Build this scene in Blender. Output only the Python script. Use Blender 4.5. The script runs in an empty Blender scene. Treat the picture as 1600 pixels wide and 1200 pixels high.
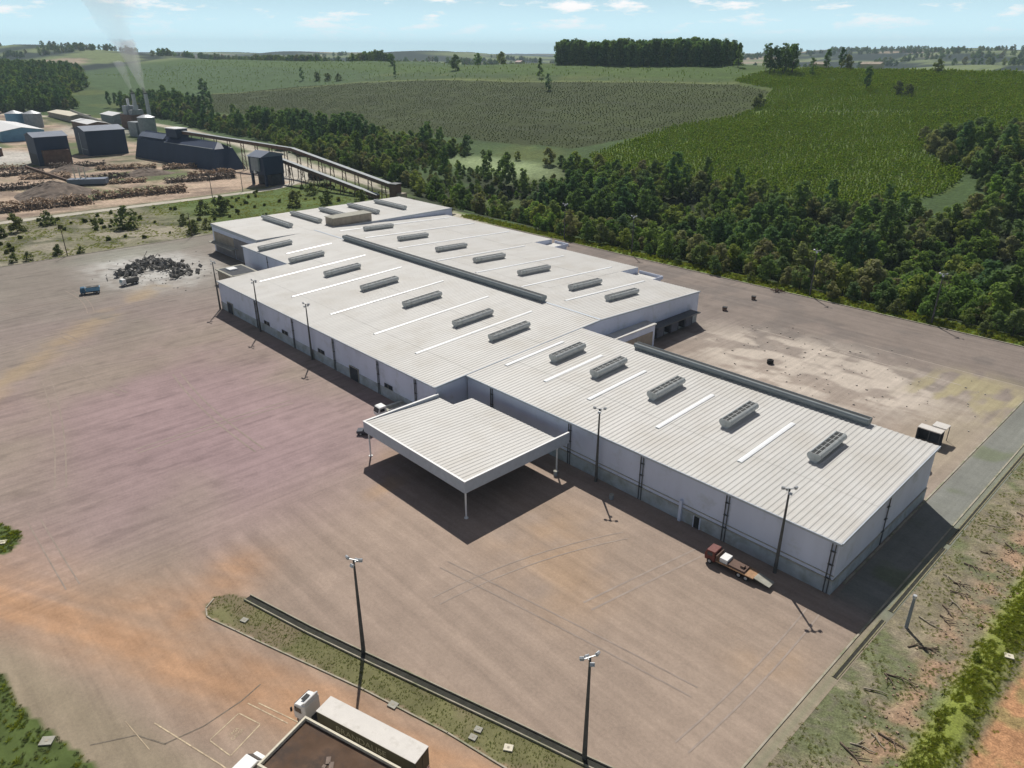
import bpy, bmesh, math, random
import numpy as np
from mathutils import Vector, Matrix
R = math.radians
S = bpy.context.scene
col = S.collection
random.seed(7); rng = np.random.default_rng(7)

# ---------------------------------------------------------------- camera, world, sun, exposure
cam = bpy.data.cameras.new('camera'); camo = bpy.data.objects.new('camera', cam); col.objects.link(camo)
camo.location = (0, 0, 75); camo.rotation_euler = (R(90 - 24.217), 0, R(46.65))
cam.sensor_fit = 'HORIZONTAL'; cam.sensor_width = 36; cam.lens = 1145 / 1600 * 36
cam.clip_start = 1; cam.clip_end = 40000
S.camera = camo
SUN_EL = 50.0; SUN_ROT = -52.3
W = bpy.data.worlds.new('World'); S.world = W; W.use_nodes = True
nt = W.node_tree; N = nt.nodes; Lk = nt.links
bg = N['Background']; SKY = 0.05; bg.inputs[1].default_value = SKY
sk = N.new('ShaderNodeTexSky'); sk.sky_type = 'NISHITA'; sk.sun_disc = False
sk.sun_elevation = R(SUN_EL); sk.sun_rotation = R(SUN_ROT)
sk.altitude = 1500; sk.air_density = 1.0; sk.dust_density = 1.0; sk.ozone_density = 4.0
tc = N.new('ShaderNodeTexCoord'); mp = N.new('ShaderNodeMapping'); mp.inputs['Scale'].default_value = (17, 17, 78)
mp.inputs['Location'].default_value = (3.1, 1.7, 0.4)
cn = N.new('ShaderNodeTexNoise'); cn.inputs['Scale'].default_value = 1.0; cn.inputs['Detail'].default_value = 7; cn.inputs['Roughness'].default_value = .62
cr = N.new('ShaderNodeValToRGB'); cr.color_ramp.elements[0].position = .53; cr.color_ramp.elements[1].position = .66
sx = N.new('ShaderNodeSeparateXYZ')
mr = N.new('ShaderNodeMapRange'); mr.inputs[1].default_value = .012; mr.inputs[2].default_value = .05
mul = N.new('ShaderNodeMath'); mul.operation = 'MULTIPLY'
mx = N.new('ShaderNodeMix'); mx.data_type = 'RGBA'
mx.inputs[7].default_value = (23, 22.5, 22.3, 1)
Lk.new(tc.outputs['Generated'], mp.inputs[0]); Lk.new(mp.outputs[0], cn.inputs['Vector']); Lk.new(cn.outputs[0], cr.inputs[0])
Lk.new(tc.outputs['Generated'], sx.inputs[0]); Lk.new(sx.outputs[2], mr.inputs[0])
Lk.new(cr.outputs[0], mul.inputs[0]); Lk.new(mr.outputs[0], mul.inputs[1])
tint = N.new('ShaderNodeMix'); tint.data_type = 'RGBA'; tint.blend_type = 'MULTIPLY'; tint.inputs[0].default_value = 1; tint.inputs[7].default_value = (.42, .48, .60, 1)
veil = N.new('ShaderNodeMix'); veil.data_type = 'RGBA'; veil.inputs[7].default_value = (19.5, 27.3, 30.0, 1)
vr = N.new('ShaderNodeMapRange'); vr.interpolation_type = 'SMOOTHSTEP'; vr.inputs[1].default_value = -.02; vr.inputs[2].default_value = .16; vr.inputs[3].default_value = .9; vr.inputs[4].default_value = 0
Lk.new(sx.outputs[2], vr.inputs[0]); Lk.new(vr.outputs[0], veil.inputs[0]); Lk.new(sk.outputs[0], tint.inputs[6]); Lk.new(tint.outputs[2], veil.inputs[6])
Lk.new(mul.outputs[0], mx.inputs[0]); Lk.new(veil.outputs[2], mx.inputs[6]); Lk.new(mx.outputs[2], bg.inputs[0])

sl = bpy.data.lights.new('sun', 'SUN'); sl.energy = 4.6; sl.angle = R(0.55); sl.color = (1, .955, .88)
slo = bpy.data.objects.new('sun', sl); col.objects.link(slo)
sd = Vector((math.sin(R(SUN_ROT)) * math.cos(R(SUN_EL)), math.cos(R(SUN_ROT)) * math.cos(R(SUN_EL)), math.sin(R(SUN_EL))))
slo.rotation_euler = (-sd).to_track_quat('-Z', 'Y').to_euler(); slo.location = (-100, 100, 300)
S.view_settings.view_transform = 'Standard'; S.view_settings.look = 'None'
S.view_settings.exposure = 0.0; S.view_settings.gamma = 1
S.render.engine = 'CYCLES'
S.cycles.max_bounces = 5; S.cycles.diffuse_bounces = 2; S.cycles.glossy_bounces = 2; S.cycles.transparent_max_bounces = 6
S.cycles.volume_bounces = 0; S.cycles.transmission_bounces = 3

# ---------------------------------------------------------------- helpers
def tag(o, label=None, cat=None, group=None, kind=None):
    if label: o['label'] = label
    if cat: o['category'] = cat
    if group: o['group'] = group
    if kind: o['kind'] = kind
    return o
def empty(name, loc, rz=0.0, label=None, cat=None, group=None):
    o = bpy.data.objects.new(name, None); o.empty_display_size = .5; col.objects.link(o)
    o.location = loc; o.rotation_euler = (0, 0, rz)
    return tag(o, label, cat, group)
class MB:
    def __init__(s): s.v = []; s.f = []
    def add(s, vs, fs):
        n = len(s.v); s.v += [tuple(p) for p in vs]; s.f += [tuple(i + n for i in f) for f in fs]; return s
    def box(s, x0, y0, z0, x1, y1, z1):
        vs = [(x, y, z) for z in (z0, z1) for y in (y0, y1) for x in (x0, x1)]
        return s.add(vs, [(0, 2, 3, 1), (4, 5, 7, 6), (0, 1, 5, 4), (2, 6, 7, 3), (0, 4, 6, 2), (1, 3, 7, 5)])
    def obox(s, c, size, rz=0, rx=0, ry=0):
        m = Matrix.Translation(c) @ Matrix.Rotation(rz, 4, 'Z') @ Matrix.Rotation(ry, 4, 'Y') @ Matrix.Rotation(rx, 4, 'X')
        a, b, d = (q / 2 for q in size)
        vs = [m @ Vector((x, y, z)) for z in (-d, d) for y in (-b, b) for x in (-a, a)]
        return s.add(vs, [(0, 2, 3, 1), (4, 5, 7, 6), (0, 1, 5, 4), (2, 6, 7, 3), (0, 4, 6, 2), (1, 3, 7, 5)])
    def cyl(s, p0, p1, r0, r1=None, n=10):
        r1 = r0 if r1 is None else r1
        p0, p1 = Vector(p0), Vector(p1); d = (p1 - p0)
        q = d.to_track_quat('Z', 'Y')
        vs = []
        for p, r in ((p0, r0), (p1, r1)):
            for k in range(n):
                a = 2 * math.pi * k / n; vs.append(p + q @ Vector((r * math.cos(a), r * math.sin(a), 0)))
        fs = [(k, (k + 1) % n, n + (k + 1) % n, n + k) for k in range(n)]
        fs += [tuple(reversed(range(n))), tuple(range(n, 2 * n))]
        return s.add(vs, fs)
    def extr(s, prof, axis, a0, a1):
        """closed profile [(u,z)] extruded along 'x' or 'y' (u on the other axis)"""
        n = len(prof); vs = []
        for a in (a0, a1):
            for u, z in prof: vs.append((a, u, z) if axis == 'x' else (u, a, z))
        fs = [(k, (k + 1) % n, n + (k + 1) % n, n + k) for k in range(n)]
        fs += [tuple(range(n)), tuple(reversed(range(n, 2 * n)))]
        return s.add(vs, fs)
    def prism(s, poly, z0, z1):
        n = len(poly)
        vs = [(x, y, z0) for x, y in poly] + [(x, y, z1) for x, y in poly]
        fs = [(k, (k + 1) % n, n + (k + 1) % n, n + k) for k in range(n)] + [tuple(reversed(range(n))), tuple(range(n, 2 * n))]
        return s.add(vs, fs)
    def build(s, name, m, parent=None, world=False, bevel=0, smooth=False):
        me = bpy.data.meshes.new(name)
        off = Vector(parent.matrix_basis.translation) if (world and parent) else Vector((0, 0, 0))
        me.from_pydata([tuple(Vector(p) - off) for p in s.v], [], s.f)
        bm = bmesh.new(); bm.from_mesh(me); bmesh.ops.recalc_face_normals(bm, faces=bm.faces)
        if bevel: bmesh.ops.bevel(bm, geom=bm.edges, offset=bevel, segments=1, affect='EDGES')
        bm.to_mesh(me); bm.free()
        if smooth:
            for p in me.polygons: p.use_smooth = True
        me.materials.append(m)
        o = bpy.data.objects.new(name, me); col.objects.link(o)
        if parent: o.parent = parent
        return o
def copy_tree(o, parent=None):
    c = o.copy(); col.objects.link(c); c.parent = parent
    for ch in list(o.children): copy_tree(ch, c)
    return c
def np_mesh(name, V, F, m, colors=None, smooth=False):
    me = bpy.data.meshes.new(name)
    V = np.asarray(V, np.float32); F = np.asarray(F, np.int32); k = F.shape[1]
    me.vertices.add(len(V)); me.vertices.foreach_set('co', V.ravel())
    me.loops.add(F.size); me.loops.foreach_set('vertex_index', F.ravel())
    me.polygons.add(len(F)); me.polygons.foreach_set('loop_start', np.arange(0, F.size, k, dtype=np.int32))
    me.polygons.foreach_set('loop_total', np.full(len(F), k, np.int32))
    if smooth: me.polygons.foreach_set('use_smooth', np.ones(len(F), bool))
    me.update(calc_edges=True)
    if colors is not None:
        a = me.color_attributes.new('Col', 'FLOAT_COLOR', 'POINT')
        c4 = np.ones((len(V), 4), np.float32); c4[:, :colors.shape[1]] = colors
        a.data.foreach_set('color', c4.ravel())
    me.materials.append(m)
    o = bpy.data.objects.new(name, me); col.objects.link(o); return o

def _h(ix, iy, seed):
    n = (ix.astype(np.int64) * 374761393 + iy.astype(np.int64) * 668265263 + seed * 1442695041) & 0x7fffffff
    n = ((n ^ (n >> 13)) * 1274126177) & 0x7fffffff
    n = n ^ (n >> 16)
    return (n & 0xffff) / 65535.0
def vn(x, y, seed=0):
    ix, iy = np.floor(x), np.floor(y); fx, fy = x - ix, y - iy
    fx = fx * fx * (3 - 2 * fx); fy = fy * fy * (3 - 2 * fy)
    a = _h(ix, iy, seed); b = _h(ix + 1, iy, seed); c = _h(ix, iy + 1, seed); d = _h(ix + 1, iy + 1, seed)
    return (a * (1 - fx) + b * fx) * (1 - fy) + (c * (1 - fx) + d * fx) * fy
def fbm(x, y, seed=0, o=4):
    s = 0; a = 1; t = 0
    for k in range(o): s = s + a * vn(x, y, seed + k * 17); t += a; a *= .5; x = x * 2.03 + 11.3; y = y * 2.03 + 5.1
    return s / t
def sst(a, b, x):
    t = np.clip((x - a) / (b - a), 0, 1); return t * t * (3 - 2 * t)
def dpoly(x, y, pts):
    """distance to a polyline"""
    d = np.full(np.shape(x), 1e9)
    for (x0, y0), (x1, y1) in zip(pts[:-1], pts[1:]):
        dx, dy = x1 - x0, y1 - y0; L = dx * dx + dy * dy + 1e-9
        t = np.clip(((x - x0) * dx + (y - y0) * dy) / L, 0, 1)
        d = np.minimum(d, np.hypot(x - x0 - t * dx, y - y0 - t * dy))
    return d
def inpoly(x, y, pts):
    r = np.zeros(np.shape(x), bool); n = len(pts)
    for i in range(n):
        x0, y0 = pts[i]; x1, y1 = pts[(i + 1) % n]
        c = ((y0 > y) != (y1 > y)) & (x < (x1 - x0) * (y - y0) / (y1 - y0 + 1e-12) + x0); r ^= c
    return r
def mixc(c, k, m):
    return c * (1 - m[:, None]) + np.array(k)[None, :] * m[:, None]

# ---------------------------------------------------------------- materials
def mat(name, c, rough=.75, var=.14, scale=1.2, bump=0.0, bscale=8.0, metal=0.0, spec=.3, stretch=None, dirt=None, dirt_scale=.5, dirt_lo=.55, dirt_hi=.75):
    m = bpy.data.materials.new(name); m.use_nodes = True; t = m.node_tree; b = t.nodes['Principled BSDF']
    b.inputs['Roughness'].default_value = rough; b.inputs['Metallic'].default_value = metal
    b.inputs['Specular IOR Level'].default_value = spec
    tc = t.nodes.new('ShaderNodeTexCoord'); mp = t.nodes.new('ShaderNodeMapping')
    if stretch: mp.inputs['Scale'].default_value = stretch
    n = t.nodes.new('ShaderNodeTexNoise'); n.inputs['Scale'].default_value = scale; n.inputs['Detail'].default_value = 6
    r = t.nodes.new('ShaderNodeValToRGB')
    r.color_ramp.elements[0].position = .3; r.color_ramp.elements[1].position = .7
    r.color_ramp.elements[0].color = (*[q * (1 - var) for q in c], 1); r.color_ramp.elements[1].color = (*[min(1, q * (1 + var)) for q in c], 1)
    t.links.new(tc.outputs['Object'], mp.inputs[0]); t.links.new(mp.outputs[0], n.inputs['Vector']); t.links.new(n.outputs[0], r.inputs[0])
    out = r.outputs[0]
    if dirt:
        n2 = t.nodes.new('ShaderNodeTexNoise'); n2.inputs['Scale'].default_value = dirt_scale; n2.inputs['Detail'].default_value = 8; n2.inputs['Roughness'].default_value = .65
        t.links.new(tc.outputs['Object'], n2.inputs['Vector'])
        q = t.nodes.new('ShaderNodeMapRange'); q.inputs[1].default_value = dirt_lo; q.inputs[2].default_value = dirt_hi; t.links.new(n2.outputs[0], q.inputs[0])
        mxn = t.nodes.new('ShaderNodeMix'); mxn.data_type = 'RGBA'; mxn.inputs[7].default_value = (*dirt, 1)
        t.links.new(q.outputs[0], mxn.inputs[0]); t.links.new(out, mxn.inputs[6]); out = mxn.outputs[2]
    t.links.new(out, b.inputs['Base Color'])
    if bump:
        nb = t.nodes.new('ShaderNodeTexNoise'); nb.inputs['Scale'].default_value = bscale; nb.inputs['Detail'].default_value = 4
        t.links.new(tc.outputs['Object'], nb.inputs['Vector'])
        bp = t.nodes.new('ShaderNodeBump'); bp.inputs['Strength'].default_value = bump; bp.inputs['Distance'].default_value = .1
        t.links.new(nb.outputs[0], bp.inputs['Height']); t.links.new(bp.outputs[0], b.inputs['Normal'])
    return m
def vcol_mat(name, rough=.95, fine=((.9, .25), (.12, .2)), streaks=None, bump=.4, bscale=1.2, bdist=.3):
    """base colour from the 'Col' attribute times procedural noise at several scales; streaks use Col alpha as a mask"""
    m = bpy.data.materials.new(name); m.use_nodes = True; t = m.node_tree; b = t.nodes['Principled BSDF']
    b.inputs['Roughness'].default_value = rough; b.inputs['Specular IOR Level'].default_value = .15
    at = t.nodes.new('ShaderNodeAttribute'); at.attribute_name = 'Col'
    tc = t.nodes.new('ShaderNodeTexCoord')
    cur = at.outputs['Color']
    def mulby(fac):
        nonlocal cur
        mxn = t.nodes.new('ShaderNodeMix'); mxn.data_type = 'RGBA'; mxn.blend_type = 'MULTIPLY'; mxn.inputs[0].default_value = 1
        t.links.new(cur, mxn.inputs[6]); t.links.new(fac, mxn.inputs[7]); cur = mxn.outputs[2]
    def rng_(sock, lo, hi, a=.3, bb=.7):
        q = t.nodes.new('ShaderNodeMapRange'); q.inputs[1].default_value = a; q.inputs[2].default_value = bb
        q.inputs[3].default_value = lo; q.inputs[4].default_value = hi; t.links.new(sock, q.inputs[0]); return q.outputs[0]
    for sc, amp in fine:
        n = t.nodes.new('ShaderNodeTexNoise'); n.inputs['Scale'].default_value = sc; n.inputs['Detail'].default_value = 6; n.inputs['Roughness'].default_value = .62
        t.links.new(tc.outputs['Object'], n.inputs['Vector']); mulby(rng_(n.outputs[0], 1 - amp, 1 + amp))
    if streaks:
        outs = []
        for sc in streaks:
            mp = t.nodes.new('ShaderNodeMapping'); mp.inputs['Scale'].default_value = (*sc[:2], 1); mp.inputs['Rotation'].default_value = (0, 0, sc[3])
            t.links.new(tc.outputs['Object'], mp.inputs[0])
            n = t.nodes.new('ShaderNodeTexNoise'); n.inputs['Scale'].default_value = 1; n.inputs['Detail'].default_value = 5; n.inputs['Roughness'].default_value = .6
            t.links.new(mp.outputs[0], n.inputs['Vector']); outs.append(rng_(n.outputs[0], 1 - sc[2], 1 + sc[2], .32, .68))
        mf = t.nodes.new('ShaderNodeMix'); mf.data_type = 'FLOAT'
        t.links.new(at.outputs['Alpha'], mf.inputs[0]); t.links.new(outs[0], mf.inputs[2]); t.links.new(outs[1], mf.inputs[3])
        mulby(mf.outputs[0])
        for o_ in outs[2:]: mulby(o_)
    t.links.new(cur, b.inputs['Base Color'])
    if bump:
        nb = t.nodes.new('ShaderNodeTexNoise'); nb.inputs['Scale'].default_value = bscale; nb.inputs['Detail'].default_value = 6
        t.links.new(tc.outputs['Object'], nb.inputs['Vector'])
        bp = t.nodes.new('ShaderNodeBump'); bp.inputs['Strength'].default_value = bump; bp.inputs['Distance'].default_value = bdist
        t.links.new(nb.outputs[0], bp.inputs['Height']); t.links.new(bp.outputs[0], b.inputs['Normal'])
    return m
def leaf_mat(name, cols, nscale=.35, trans=.45):
    m = bpy.data.materials.new(name); m.use_nodes = True; t = m.node_tree; t.nodes.clear()
    oi = t.nodes.new('ShaderNodeObjectInfo'); r = t.nodes.new('ShaderNodeValToRGB'); r.color_ramp.interpolation = 'LINEAR'
    e = r.color_ramp.elements
    for i, c in enumerate(cols):
        p = i / max(1, len(cols) - 1)
        q = e[0] if i == 0 else (e[1] if i == 1 else e.new(p))
        q.position = p; q.color = (*c, 1)
    t.links.new(oi.outputs['Random'], r.inputs[0])
    tc = t.nodes.new('ShaderNodeTexCoord'); n = t.nodes.new('ShaderNodeTexNoise'); n.inputs['Scale'].default_value = nscale; n.inputs['Detail'].default_value = 5
    t.links.new(tc.outputs['Object'], n.inputs['Vector'])
    q = t.nodes.new('ShaderNodeMapRange'); q.inputs[1].default_value = .3; q.inputs[2].default_value = .7; q.inputs[3].default_value = .62; q.inputs[4].default_value = 1.38
    t.links.new(n.outputs[0], q.inputs[0])
    mxn = t.nodes.new('ShaderNodeMix'); mxn.data_type = 'RGBA'; mxn.blend_type = 'MULTIPLY'; mxn.inputs[0].default_value = 1
    t.links.new(r.outputs[0], mxn.inputs[6]); t.links.new(q.outputs[0], mxn.inputs[7])
    d = t.nodes.new('ShaderNodeBsdfDiffuse'); tr = t.nodes.new('ShaderNodeBsdfTranslucent'); ms = t.nodes.new('ShaderNodeMixShader'); ms.inputs[0].default_value = trans
    o = t.nodes.new('ShaderNodeOutputMaterial')
    ty = t.nodes.new('ShaderNodeMix'); ty.data_type = 'RGBA'; ty.blend_type = 'MULTIPLY'; ty.inputs[0].default_value = 1; ty.inputs[7].default_value = (1.25, 1.35, .6, 1)
    t.links.new(mxn.outputs[2], ty.inputs[6])
    t.links.new(mxn.outputs[2], d.inputs[0]); t.links.new(ty.outputs[2], tr.inputs[0])
    t.links.new(d.outputs[0], ms.inputs[1]); t.links.new(tr.outputs[0], ms.inputs[2]); t.links.new(ms.outputs[0], o.inputs[0])
    return m

M = dict(
    roof=mat('roof_sheet', (.555, .545, .52), .55, .05, .35, spec=.3, stretch=(1, .06, 1), dirt=(.47, .445, .40), dirt_scale=.09, dirt_lo=.46, dirt_hi=.78),
    wall=mat('painted_panel', (.64, .69, .82), .7, .06, .25, stretch=(1, 1, .2), dirt=(.40, .44, .44), dirt_scale=.25, dirt_lo=.56, dirt_hi=.85),
    base=mat('wall_base_concrete', (.40, .44, .47), .85, .15, .6, bump=.2, dirt=(.26, .28, .25), dirt_scale=.35, dirt_lo=.48, dirt_hi=.7),
    trim=mat('eave_trim', (.45, .50, .56), .5, .06, 1),
    white=mat('white_paint', (.78, .78, .77), .45, .04, 2),
    skylight=mat('skylight_sheet', (.84, .86, .87), .35, .04, .5, spec=.5),
    vent=mat('vent_metal', (.50, .52, .51), .45, .1, .8, spec=.4, dirt=(.30, .31, .29), dirt_scale=.6),
    tube=mat('ridge_vent_metal', (.25, .28, .29), .5, .1, .5, spec=.35),
    dark=mat('dark_grille', (.03, .033, .035), .7, .3, 2),
    dock=mat('dock_dark', (.05, .055, .065), .8, .3, .8),
    tan=mat('tan_panel', (.36, .31, .25), .85, .16, .5, dirt=(.22, .2, .17), dirt_scale=.4),
    steel=mat('dark_steel', (.09, .095, .1), .5, .15, 2),
    pole=mat('pole_concrete', (.10, .10, .095), .85, .25, .8, bump=.15),
    galv=mat('galvanised', (.5, .52, .54), .4, .1, 3, metal=.3),
    lamp=mat('lamp_glass', (.6, .62, .62), .15, .05, 3, spec=.6),
    glass=mat('window_glass', (.03, .04, .05), .1, .1, 2, spec=.6),
    tyre=mat('tyre_rubber', (.025, .025, .025), .85, .2, 6),
    trailer=mat('trailer_side', (.075, .07, .045), .6, .12, .8),
    trailertop=mat('trailer_roof', (.62, .59, .55), .6, .05, .6, dirt=(.5, .47, .42), dirt_scale=.7),
    letter=mat('letter_paint', (.30, .29, .22), .6, .08, 3),
    chassis=mat('chassis_black', (.03, .03, .032), .7, .2, 3),
    red=mat('red_paint', (.15, .04, .033), .5, .15, 3, dirt=(.2, .08, .06), dirt_scale=1.5),
    bluep=mat('blue_paint', (.045, .13, .21), .5, .12, 3),
    wood=mat('bed_wood', (.38, .23, .13), .85, .2, 3),
    brownroof=mat('brown_felt', (.125, .082, .058), .95, .25, .35, spec=.04, dirt=(.082, .062, .052), dirt_scale=.3, dirt_lo=.45, dirt_hi=.6, bump=.2),
    cream=mat('cream_parapet', (.66, .61, .49), .8, .08, 1.5),
    concrete=mat('concrete', (.36, .35, .30), .9, .15, 1.2, bump=.2),
    kerb=mat('kerb_stone', (.40, .36, .29), .9, .15, 1.0, bump=.2, dirt=(.22, .23, .14), dirt_scale=.5, dirt_lo=.45, dirt_hi=.65),
    mossy=mat('mossy_kerb', (.235, .215, .135), .95, .25, 1.2, bump=.3),
    ditch=mat('wet_ditch', (.035, .035, .028), .9, .3, 1),
    line=mat('road_paint', (.60, .49, .33), .8, .2, 2.5, dirt=(.40, .31, .22), dirt_scale=1.2, dirt_lo=.45, dirt_hi=.62),
    bark=mat('bark', (.10, .08, .06), .95, .25, 2),
    navy=mat('navy_sheet', (.028, .045, .088), .6, .12, .12, stretch=(1, 1, .3)),
    navyroof=mat('grey_blue_roof', (.16, .19, .25), .6, .1, .2),
    rust=mat('rusty_steel', (.14, .09, .07), .8, .25, .5),
    greysteel=mat('grey_steel', (.26, .29, .31), .6, .15, .4),
    log=mat('log_bark', (.42, .31, .22), .95, .45, .35),
    chips=mat('bark_chips', (.17, .135, .11), .95, .3, .4, bump=.6, bscale=1.5),
    rubble=mat('rubble', (.15, .145, .135), .95, .55, .6, dirt=(.36, .35, .33), dirt_scale=.5, dirt_lo=.52, dirt_hi=.62),
    branch=mat('dry_branch', (.15, .115, .085), .95, .3, 2),
    branchpale=mat('pale_branch', (.33, .29, .22), .95, .25, 2),
    lightblue=mat('light_blue_wall', (.16, .33, .48), .7, .1, .3),
    stack=mat('chimney_steel', (.42, .45, .46), .6, .1, .3),
)
LEAF = [(.095, .165, .068), (.175, .25, .068), (.14, .20, .115), (.25, .30, .078), (.24, .22, .145), (.20, .31, .074), (.115, .185, .066), (.27, .27, .155)]
M['leaf'] = leaf_mat('broad_leaf', LEAF)
M['euc'] = leaf_mat('eucalyptus_leaf', [(.10, .18, .095), (.145, .23, .098), (.18, .25, .09)])
M['bushleaf'] = leaf_mat('bush_leaf', [(.12, .16, .07), (.17, .18, .085), (.11, .14, .075)], 1.2)
M['young'] = leaf_mat('young_plantation_leaf', [(.23, .35, .048), (.32, .41, .056), (.26, .37, .054), (.35, .40, .068)], .6)
M['brownscrub'] = leaf_mat('scrub_leaf', [(.11, .145, .048), (.135, .145, .058), (.10, .145, .044)], .6)
M['grassleaf'] = leaf_mat('grass_blade', [(.24, .28, .04), (.32, .34, .045), (.17, .22, .04), (.27, .26, .07)], 1.5, .4)
M['drygrass'] = leaf_mat('dry_grass_blade', [(.30, .32, .12), (.36, .35, .17), (.25, .30, .10)], 1.5, .4)

# ---------------------------------------------------------------- terrain
def zr(y): return 9.6 + .042 * (y - 96) if y < 142 else 11.53 - .042 * (y - 142)
def hgt(x, y):
    x = np.asarray(x, float); y = np.asarray(y, float)
    valley = -14 * sst(240, 300, y) * (1 - sst(315, 395, y)) * sst(-480, -300, x)
    hill = np.interp(y, [360, 420, 520, 640, 760, 830, 900, 1100, 1450], [0, 5, 20, 38, 54, 61, 61, 42, 8])
    und = (fbm(x / 210, y / 210, 3, 3) - .5) * 9 * sst(420, 560, y) * (1 - sst(1200, 1500, y) * .5)
    bump = 42 * np.exp(-(((x + 1760) / 430) ** 2 + ((y - 330) / 190) ** 2))
    dist = np.hypot(x, y)
    fq = np.clip((fbm(x / 1300, y / 1300, 31, 4) - .28) / .42, 0, 1)
    far = sst(1300, 2300, y) * (14 + 48 * fq) + sst(2200, 6000, dist) * 34 * np.clip((fbm(x / 1900, y / 1900, 77, 3) - .25) / .45, 0, 1)
    ridge = 0
    for rx, ry, rs, rh in ((-3551, 2764, 520, 44), (-4300, 1300, 800, 24), (-4900, 2500, 900, 22), (-1500, 4700, 900, 28), (-2500, 4300, 1000, 18), (-1000, 3600, 500, 14), (-3900, 4300, 1100, 26)):
        ridge = ridge + rh * np.exp(-((x - rx) ** 2 + (y - ry) ** 2) / (2 * (rs * .55) ** 2))
    far = far + ridge * (.8 + .4 * fbm(x / 420, y / 420, 91, 3))
    farl = sst(1900, 3600, -x) * (1 - sst(1300, 2300, y)) * (60 * fbm(x / 1500, y / 1500, 31, 4))
    return valley + hill * (1 - .75 * sst(1300, 2300, y)) + und + bump + far + farl
def grow(a, b, s, f):
    r = [a]; d = s
    while (r[-1] < b if s > 0 else r[-1] > b): r.append(r[-1] + d); d *= f
    return r[1:]
xs = np.array(sorted(grow(-1600, -9500, -14, 1.07)) + list(np.arange(-1600, -720, 8)) + list(np.arange(-720, 60, 4)) + [60] + grow(60, 5000, 8, 1.14))
ys = np.array(sorted(grow(-60, -1500, -10, 1.25)) + list(np.arange(-60, 420, 4)) + list(np.arange(420, 900, 6)) + [900] + grow(900, 9800, 9, 1.045))
X, Y = np.meshgrid(xs, ys); x = X.ravel(); y = Y.ravel()
z = hgt(x, y)
BROWN = [(-1202, 496), (-1120, 590), (-1010, 640), (-842, 675), (-722, 682), (-544, 709), (-424, 711), (-372, 680), (-350, 632), (-343, 581), (-367, 524), (-372, 490), (-400, 440), (-480, 436), (-607, 430), (-811, 430), (-1062, 412), (-1180, 440)]
PLANT = [(-372, 430), (-367, 524), (-343, 581), (-350, 632), (-372, 690), (-440, 730), (-430, 815), (-330, 815), (-60, 815), (60, 760), (60, 600), (-130, 600), (-186, 575), (-172, 516), (-134, 480), (-130, 440), (-150, 396), (-270, 392), (-340, 402)]
WOODPATCH = [(-190, 560), (-165, 508), (-125, 470), (-110, 400), (40, 400), (60, 590), (-60, 596), (-136, 590)]
c = np.zeros((len(x), 3)); c[:] = (.060, .098, .034)
n1 = fbm(x / 60, y / 60, 5); n2 = fbm(x / 14, y / 14, 9)
c = mixc(c, (.095, .125, .038), sst(.48, .7, n1))
# hill fields
hillm = sst(392, 410, y)
c = mixc(c, (.066, .112, .042), hillm * sst(-1000, -1100, x))
inb = inpoly(x, y, BROWN); c[inb] = np.array((.047, .062, .019)) * (.8 + .5 * n1[inb])[:, None]
inp = inpoly(x, y, PLANT); c[inp] = np.array((.085, .125, .026)) * (.8 + .5 * n1[inp])[:, None]
band = sst(720, 745, y) * (1 - sst(815, 835, y)) * (1 - inb); c = mixc(c, (.070, .118, .027), band * .8)
c = mixc(c, (.05, .07, .03), np.exp(-(dpoly(x, y, [(-350, 640), (-343, 581), (-367, 524), (-372, 490)]) / 3.5) ** 2))
# field tracks and contour lines in the brown field
for k, yy in enumerate((470, 520, 560, 610)):
    c = mixc(c, (.07, .085, .05), .6 * inb * np.exp(-((y - yy - 12 * np.sin(x / 120 + k)) / 2.5) ** 2))
c = mixc(c, (.16, .19, .07), np.exp(-(dpoly(x, y, [(-1202, 500), (-1010, 645), (-842, 681), (-722, 688), (-430, 718)]) / 4) ** 2))
# meadow in the valley
me_ = np.exp(-(((x + 405) / 64) ** 2 + ((y - 374) / 20) ** 2) ** 2); c = mixc(c, (.27, .34, .17), me_)
# far country: patchwork of woods, pasture and bare fields
farm = sst(1150, 1500, np.maximum(y, 0) + sst(1900, 2600, -x) * 1500)
fa = fbm(x / 520, y / 300, 51, 3); fb = fbm(x / 240, y / 150, 63, 3)
fc = np.zeros_like(c); fc[:] = (.045, .075, .038)
fc = mixc(fc, (.36, .29, .21), sst(.60, .63, fa)); fc = mixc(fc, (.17, .21, .09), sst(.52, .55, fb) * (1 - sst(.60, .62, fa)))
fc = mixc(fc, (.018, .032, .024), sst(.56, .53, fb))
c = c * (1 - farm[:, None]) + fc * farm[:, None]
# flat land left of the yard: scrub, road, log yard, mill
flat = (1 - sst(236, 250, y)) * sst(-330, -338, x)
n5 = fbm(x / 7, y / 7, 19, 2); scrub = mixc(np.tile(np.array((.205, .195, .130)), (len(x), 1)), (.30, .27, .21), sst(.48, .66, n2)); scrub = mixc(scrub, (.12, .14, .06), sst(.52, .66, n1)); scrub = mixc(scrub, (.10, .105, .06), sst(.5, .7, n5))
gm = flat * sst(120, 150, y) * sst(-440, -430, x); scrub = mixc(scrub, (.085, .135, .03), gm * .85)
c = c * (1 - flat[:, None]) + scrub * flat[:, None]
yard = flat * sst(-437, -442, x) * (1 - sst(225, 238, y)); c = mixc(c, (.46, .35, .265), yard * sst(.25, .5, .5 * n1 + .5 * n2) )
c = mixc(c, (.13, .16, .07), yard * sst(.56, .66, n1)); c = mixc(c, (.17, .13, .105), yard * sst(.55, .7, n2) * .7)
c = mixc(c, (.50, .46, .40), np.exp(-(dpoly(x, y, [(-470, 236), (-520, 262), (-600, 285)]) / 20) ** 4) * .9)
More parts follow.
